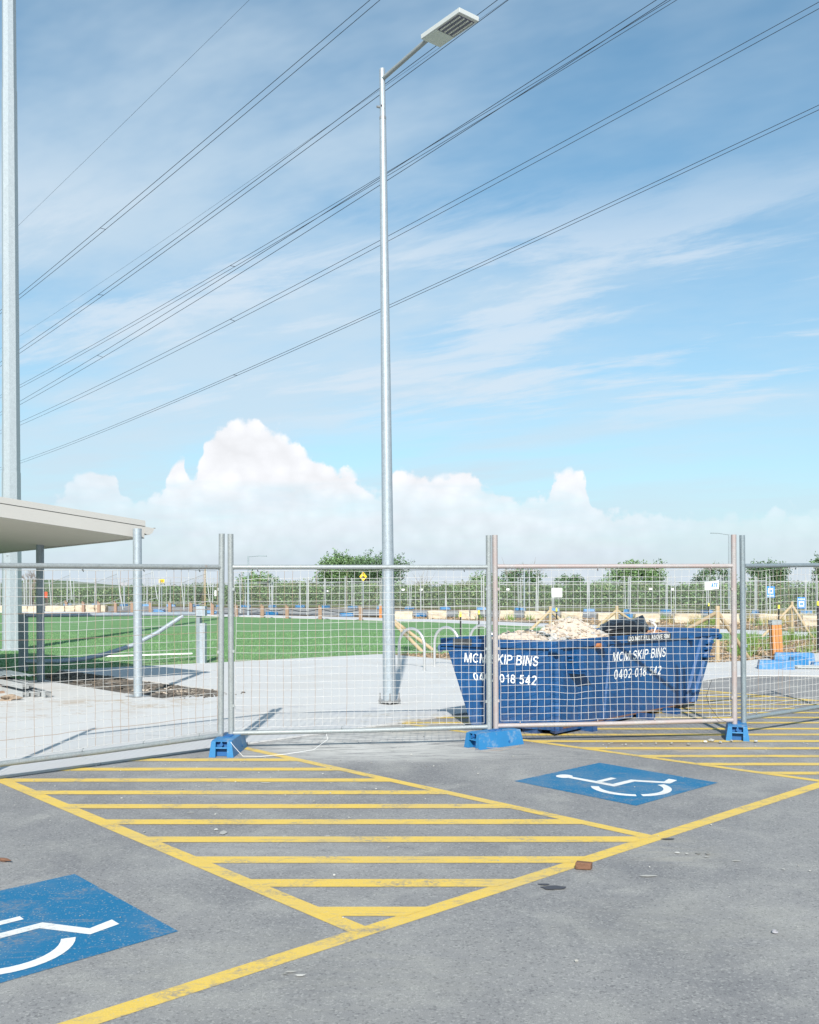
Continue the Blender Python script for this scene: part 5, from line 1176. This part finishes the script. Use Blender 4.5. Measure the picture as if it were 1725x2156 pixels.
# bare tree next to the mast
bt = thing('bare_tree', (D(66,1290,80).x,80,0), 'leafless grey tree between the steel mast and the shelter column', 'tree'); m_ = MB(); rs2 = random.Random(4)
def branch(p, d, L, r, lvl):
    e = p+d*L; m_.tube([p, p.lerp(e,.5)+Vector((rs2.uniform(-.05,.05),0,rs2.uniform(-.05,.05))), e], [r, r*.8, r*.55], 4, False)
    if lvl == 0: return
    for k in range(3 if lvl > 1 else 4):
        nd = (d+Vector((rs2.uniform(-.9,.9), rs2.uniform(-.5,.5), rs2.uniform(-.25,.55)))).normalized(); branch(p.lerp(e, rs2.uniform(.5,1)), nd, L*rs2.uniform(.55,.8), r*.55, lvl-1)
b0 = Vector((bt.location.x,80,0)); MB().tube([b0, b0+Vector((0,0,1.3))], [.12,.08], 8).build('trunk', 'bark', bt)
for k in range(4): branch(b0+Vector((0,0,1.2)), Vector((rs2.uniform(-.6,.6), 0, 1)).normalized(), .75, .045, 4)
m_.build('twigs', 'bare', bt, kind='stuff')
# the long scrub hedge behind the road
hl = [(-70,104),(-45,94),(-25,88),(-12,84.5),(0,80),(10,75),(20,71),(32,66),(60,58)]
def hedge(n, size, mt, zoff, name, label):
    seg = [(Vector(hl[i]), Vector(hl[i+1])) for i in range(len(hl)-1)]; ln = np.array([(b-a).length for a, b in seg]); idx = rng.choice(len(seg), n, p=ln/ln.sum()); u = rng.random(n)
    A = np.array([a[:] for a, b in seg])[idx]; B = np.array([b[:] for a, b in seg])[idx]; xy = A+(B-A)*u[:,None]
    lump = np.array([noise.noise(Vector((q[0]*.55,q[1]*.55,zoff))) for q in xy]); hgt = 1.66+.50*lump+.16*np.array([noise.noise(Vector((q[0]*1.8,zoff,3))) for q in xy]); hgt -= .35*np.clip((-18-xy[:,0])/12, 0, 1)
    t_ = rng.random(n)**.8; front = np.sqrt(np.clip(1-t_**2.6,0,1)); y = rng.random(n)*3.0
    z = t_*hgt; p = np.stack([xy[:,0]+rng.normal(size=n)*.1, xy[:,1]-front*1.1*(.8+.5*lump)+y*.6, z+.03],1)
    a = rng.normal(size=(n,3)); a /= np.linalg.norm(a,axis=1)[:,None]; b = rng.normal(size=(n,3)); b -= (a*b).sum(1)[:,None]*a; b /= np.linalg.norm(b,axis=1)[:,None]; s = size*(.6+.8*rng.random(n))[:,None]
    v = np.stack([p-a*s,p-b*s*.55,p+a*s,p+b*s*.55],1).reshape(-1,3); soup(name, mt, v, np.arange(4*n).reshape(-1,4), kind='stuff', label=label)
hedge(52000, .085, 'leaf_a', 1.0, 'scrub_hedge', 'long band of green scrub behind the far fence'); hedge(26000, .09, 'leaf_b', 4.0, 'olive_scrub', 'olive patches in the band of scrub behind the far fence'); hedge(26000, .085, 'leaf_c', 7.0, 'dark_scrub', 'dark patches in the band of scrub behind the far fence')
# low wooded rise on the left skyline
m_ = MB(); vs = []; fs = []; N_ = 60
for i in range(N_+1):
    x = -190+i*150/N_; h = 3.6*math.exp(-((x+118)/26)**2)+.9*math.exp(-((x+75)/20)**2)+.35*noise.noise(Vector((x*.2,0,0))); vs += [(x,300,-.3),(x,312,max(.1,h)),(x,340,-.3)]
for i in range(N_): k = 3*i; fs += [(k,k+3,k+4,k+1),(k+1,k+4,k+5,k+2)]
struct('low_hill', m_.add(vs, fs, True), 'farland')

def blades(poly, n, h, w, mt, name, label, lean=.4, z=.012, clump=0, seed=1, mask=None):
    r = np.random.default_rng(seed); P_ = np.array(poly); lo, hi = P_.min(0), P_.max(0)
    if clump:
        c_ = lo+(hi-lo)*r.random((clump,2)); p = c_[r.integers(0,clump,n)]+r.normal(size=(n,2))*.12
    else: p = lo+(hi-lo)*r.random((n,2))
    k = inside(poly, p[:,0], p[:,1]); p = p[k]
    if mask is not None: p = p[mask(p)]
    m = len(p); a = r.random(m)*2*np.pi; hh = h*(.5+r.random(m)); d = np.stack([np.cos(a),np.sin(a)],1)*(w/2)
    b = np.concatenate([p, np.full((m,1),z)],1); tip = b+np.concatenate([r.normal(size=(m,2))*lean*h, hh[:,None]],1); dd = np.concatenate([d,np.zeros((m,1))],1)
    v = np.stack([b-dd,b+dd,tip],1).reshape(-1,3); return soup(name, mt, v, np.arange(3*m).reshape(-1,3), kind='stuff', label=label)
lawn_near = [(-12,10.5),(-6.4,16.4),(-6.6,18.3),(-3.6,20.3),(-.7,22.5),(.9,22.7),(3.6,24.3),(7.5,26.9),(11.7,29.4),(9,33),(-14,33),(-20,20)]
blades(lawn_near, 150000, .035, .012, 'lawnblade', 'lawn_grass', 'short mown grass of the lawn', seed=2)
blades(mulch, 9000, .30, .018, 'grassblade', 'grass_tufts', 'tufts of long green grass growing in the mulch', .45, clump=110, seed=3)
blades(bed2, 9000, .28, .022, 'grassblade', 'verge_tufts', 'tufts of grass along the sandstone blocks', .45, clump=160, seed=4)
blades([(11,41),(24,37),(30,38),(30,46),(12,47)], 5000, .36, .02, 'drygrass', 'dry_grass', 'dry straw coloured grass around the sandstone blocks', .4, clump=60, seed=5)
def chips(poly, n, s, seed, name, label):
    r = np.random.default_rng(seed); P_ = np.array(poly); lo, hi = P_.min(0), P_.max(0); p = lo+(hi-lo)*r.random((n,2)); p = p[inside(poly,p[:,0],p[:,1])]; m = len(p)
    c_ = np.concatenate([p, (.02+.03*r.random(m))[:,None]],1); a = r.normal(size=(m,3))*np.array([1,1,.35]); a /= np.linalg.norm(a,axis=1)[:,None]; b = r.normal(size=(m,3)); b -= (a*b).sum(1)[:,None]*a; b /= np.linalg.norm(b,axis=1)[:,None]; q = s*(.5+r.random(m))[:,None]
    v = np.stack([c_-a*q, c_-b*q*.3, c_+a*q, c_+b*q*.3],1).reshape(-1,3); soup(name, 'chips', v, np.arange(4*m).reshape(-1,4), kind='stuff', label=label)
chips(mulch, 60000, .035, 11, 'bark_mulch', 'brown bark mulch between the concrete and the lawn'); chips(bed2, 40000, .05, 12, 'far_bark_mulch', 'brown bark mulch along the sandstone blocks')

# ------------------------------------------------------------------ overhead power lines
def span(pts, H_, r, ext=(.12,.22)):
    """wire through photo points; ends at height H_, sagging between, in one vertical plane"""
    (x0,y0), (x2,y2) = pts[0], pts[-1]; P0_ = D(x0,y0,(H_-EYE)*F/(HY-y0)); P2_ = D(x2,y2,(H_-EYE)*F/(HY-y2)); d = P2_-P0_; T_ = []; S_ = []
    for (x, y) in pts[1:-1]:
        k = (x-CX)/F; t = (k*P0_.y-P0_.x)/(d.x-k*d.y); q = P0_+d*t; z = EYE+(HY-y)/F*q.y; T_.append(t*(t-1)); S_.append(z-H_)
    c_ = sum(a*b for a, b in zip(T_, S_))/max(1e-9, sum(a*a for a in T_)) if T_ else 0
    out = []
    for k in range(25):
        t = -ext[0]+(1+ext[0]+ext[1])*(k/24); q = P0_+d*t; out.append(Vector((q.x, q.y, H_+c_*t*(t-1))))
    return out, (P0_, d, c_, H_)
def at_x(info, x):
    P0_, d, c_, H_ = info; k = (x-CX)/F; t = (k*P0_.y-P0_.x)/(d.x-k*d.y); q = P0_+d*t; return Vector((q.x,q.y,H_+c_*t*(t-1)))
def pair(a, b, H_, sp, label, r=.021):
    pa, ia = span(a, H_, r); pb, ib = span(b, H_, r); t = thing('power_line', tuple(pa[12]), label, 'power line', 'overhead power lines crossing the sky')
    for p in (pa, pb): MB().tube(p, [r*(.35+.65*min(1, q.y/75)) if True else r for q in p], 5).build('conductor', 'conductor', t)
    for x1, x2 in sp: MB().tube([at_x(ia, x1), at_x(ib, x2)], .022, 5).build('spacer', 'conductor', t)
pair([(41,620.7),(211,480),(779,0)], [(41,629),(222.5,483),(800,0)], 30, [(211,222.5)], 'topmost pair of overhead cables, leaving the sky left of the lamp head')
pair([(43.5,734),(206.5,620),(443.5,449),(790,195),(1047.5,0)], [(43.5,742.7),(218.5,621.7),(458.5,449),(862.5,153.5),(1070,0)], 28, [(206.5,218.5)], 'pair of cables passing right behind the lamp head')
pair([(43.5,844),(205,747.7),(686,449),(862.5,334),(1382,0)], [(43.5,851.5),(217,751),(709,449),(862.5,352),(1404,0)], 26, [(205,217)], 'lower pair of the four crossing cables in the middle of the sky')
pair([(43.5,810),(485,558),(672,449),(862.5,336),(1412,0)], [(43.5,815.7),(495,562),(682.5,449),(862.5,343),(1425,0)], 25, [(485,495)], 'upper pair of the four crossing cables in the middle of the sky', .017)
pair([(43.5,888),(485,671),(862.5,475),(1725,4)], [(43.5,895),(495,676),(862.5,484.5),(1725,18)], 23, [(485,495)], 'second lowest pair of overhead cables', .018)
pair([(44,970),(492,789),(862.5,623),(1725,221)], [(44,975),(500,790),(862.5,629.5),(1725,231)], 20, [(491,500)], 'lowest pair of overhead cables', .018)
for pts, H_, lab in (([(40,474),(325,196),(525,0)], 38, 'single thin cable at the top left of the sky'), ([(43,707),(427,449),(862,147),(1062,4)], 36, 'single thin cable just above the pair behind the lamp head')):
    p, i_ = span(pts, H_, .012); MB().tube(p, [.012*(.35+.65*min(1, q.y/75)) for q in p], 4).build('earth_wire', 'conductor', label=lab, cat='power line', group='overhead power lines crossing the sky')
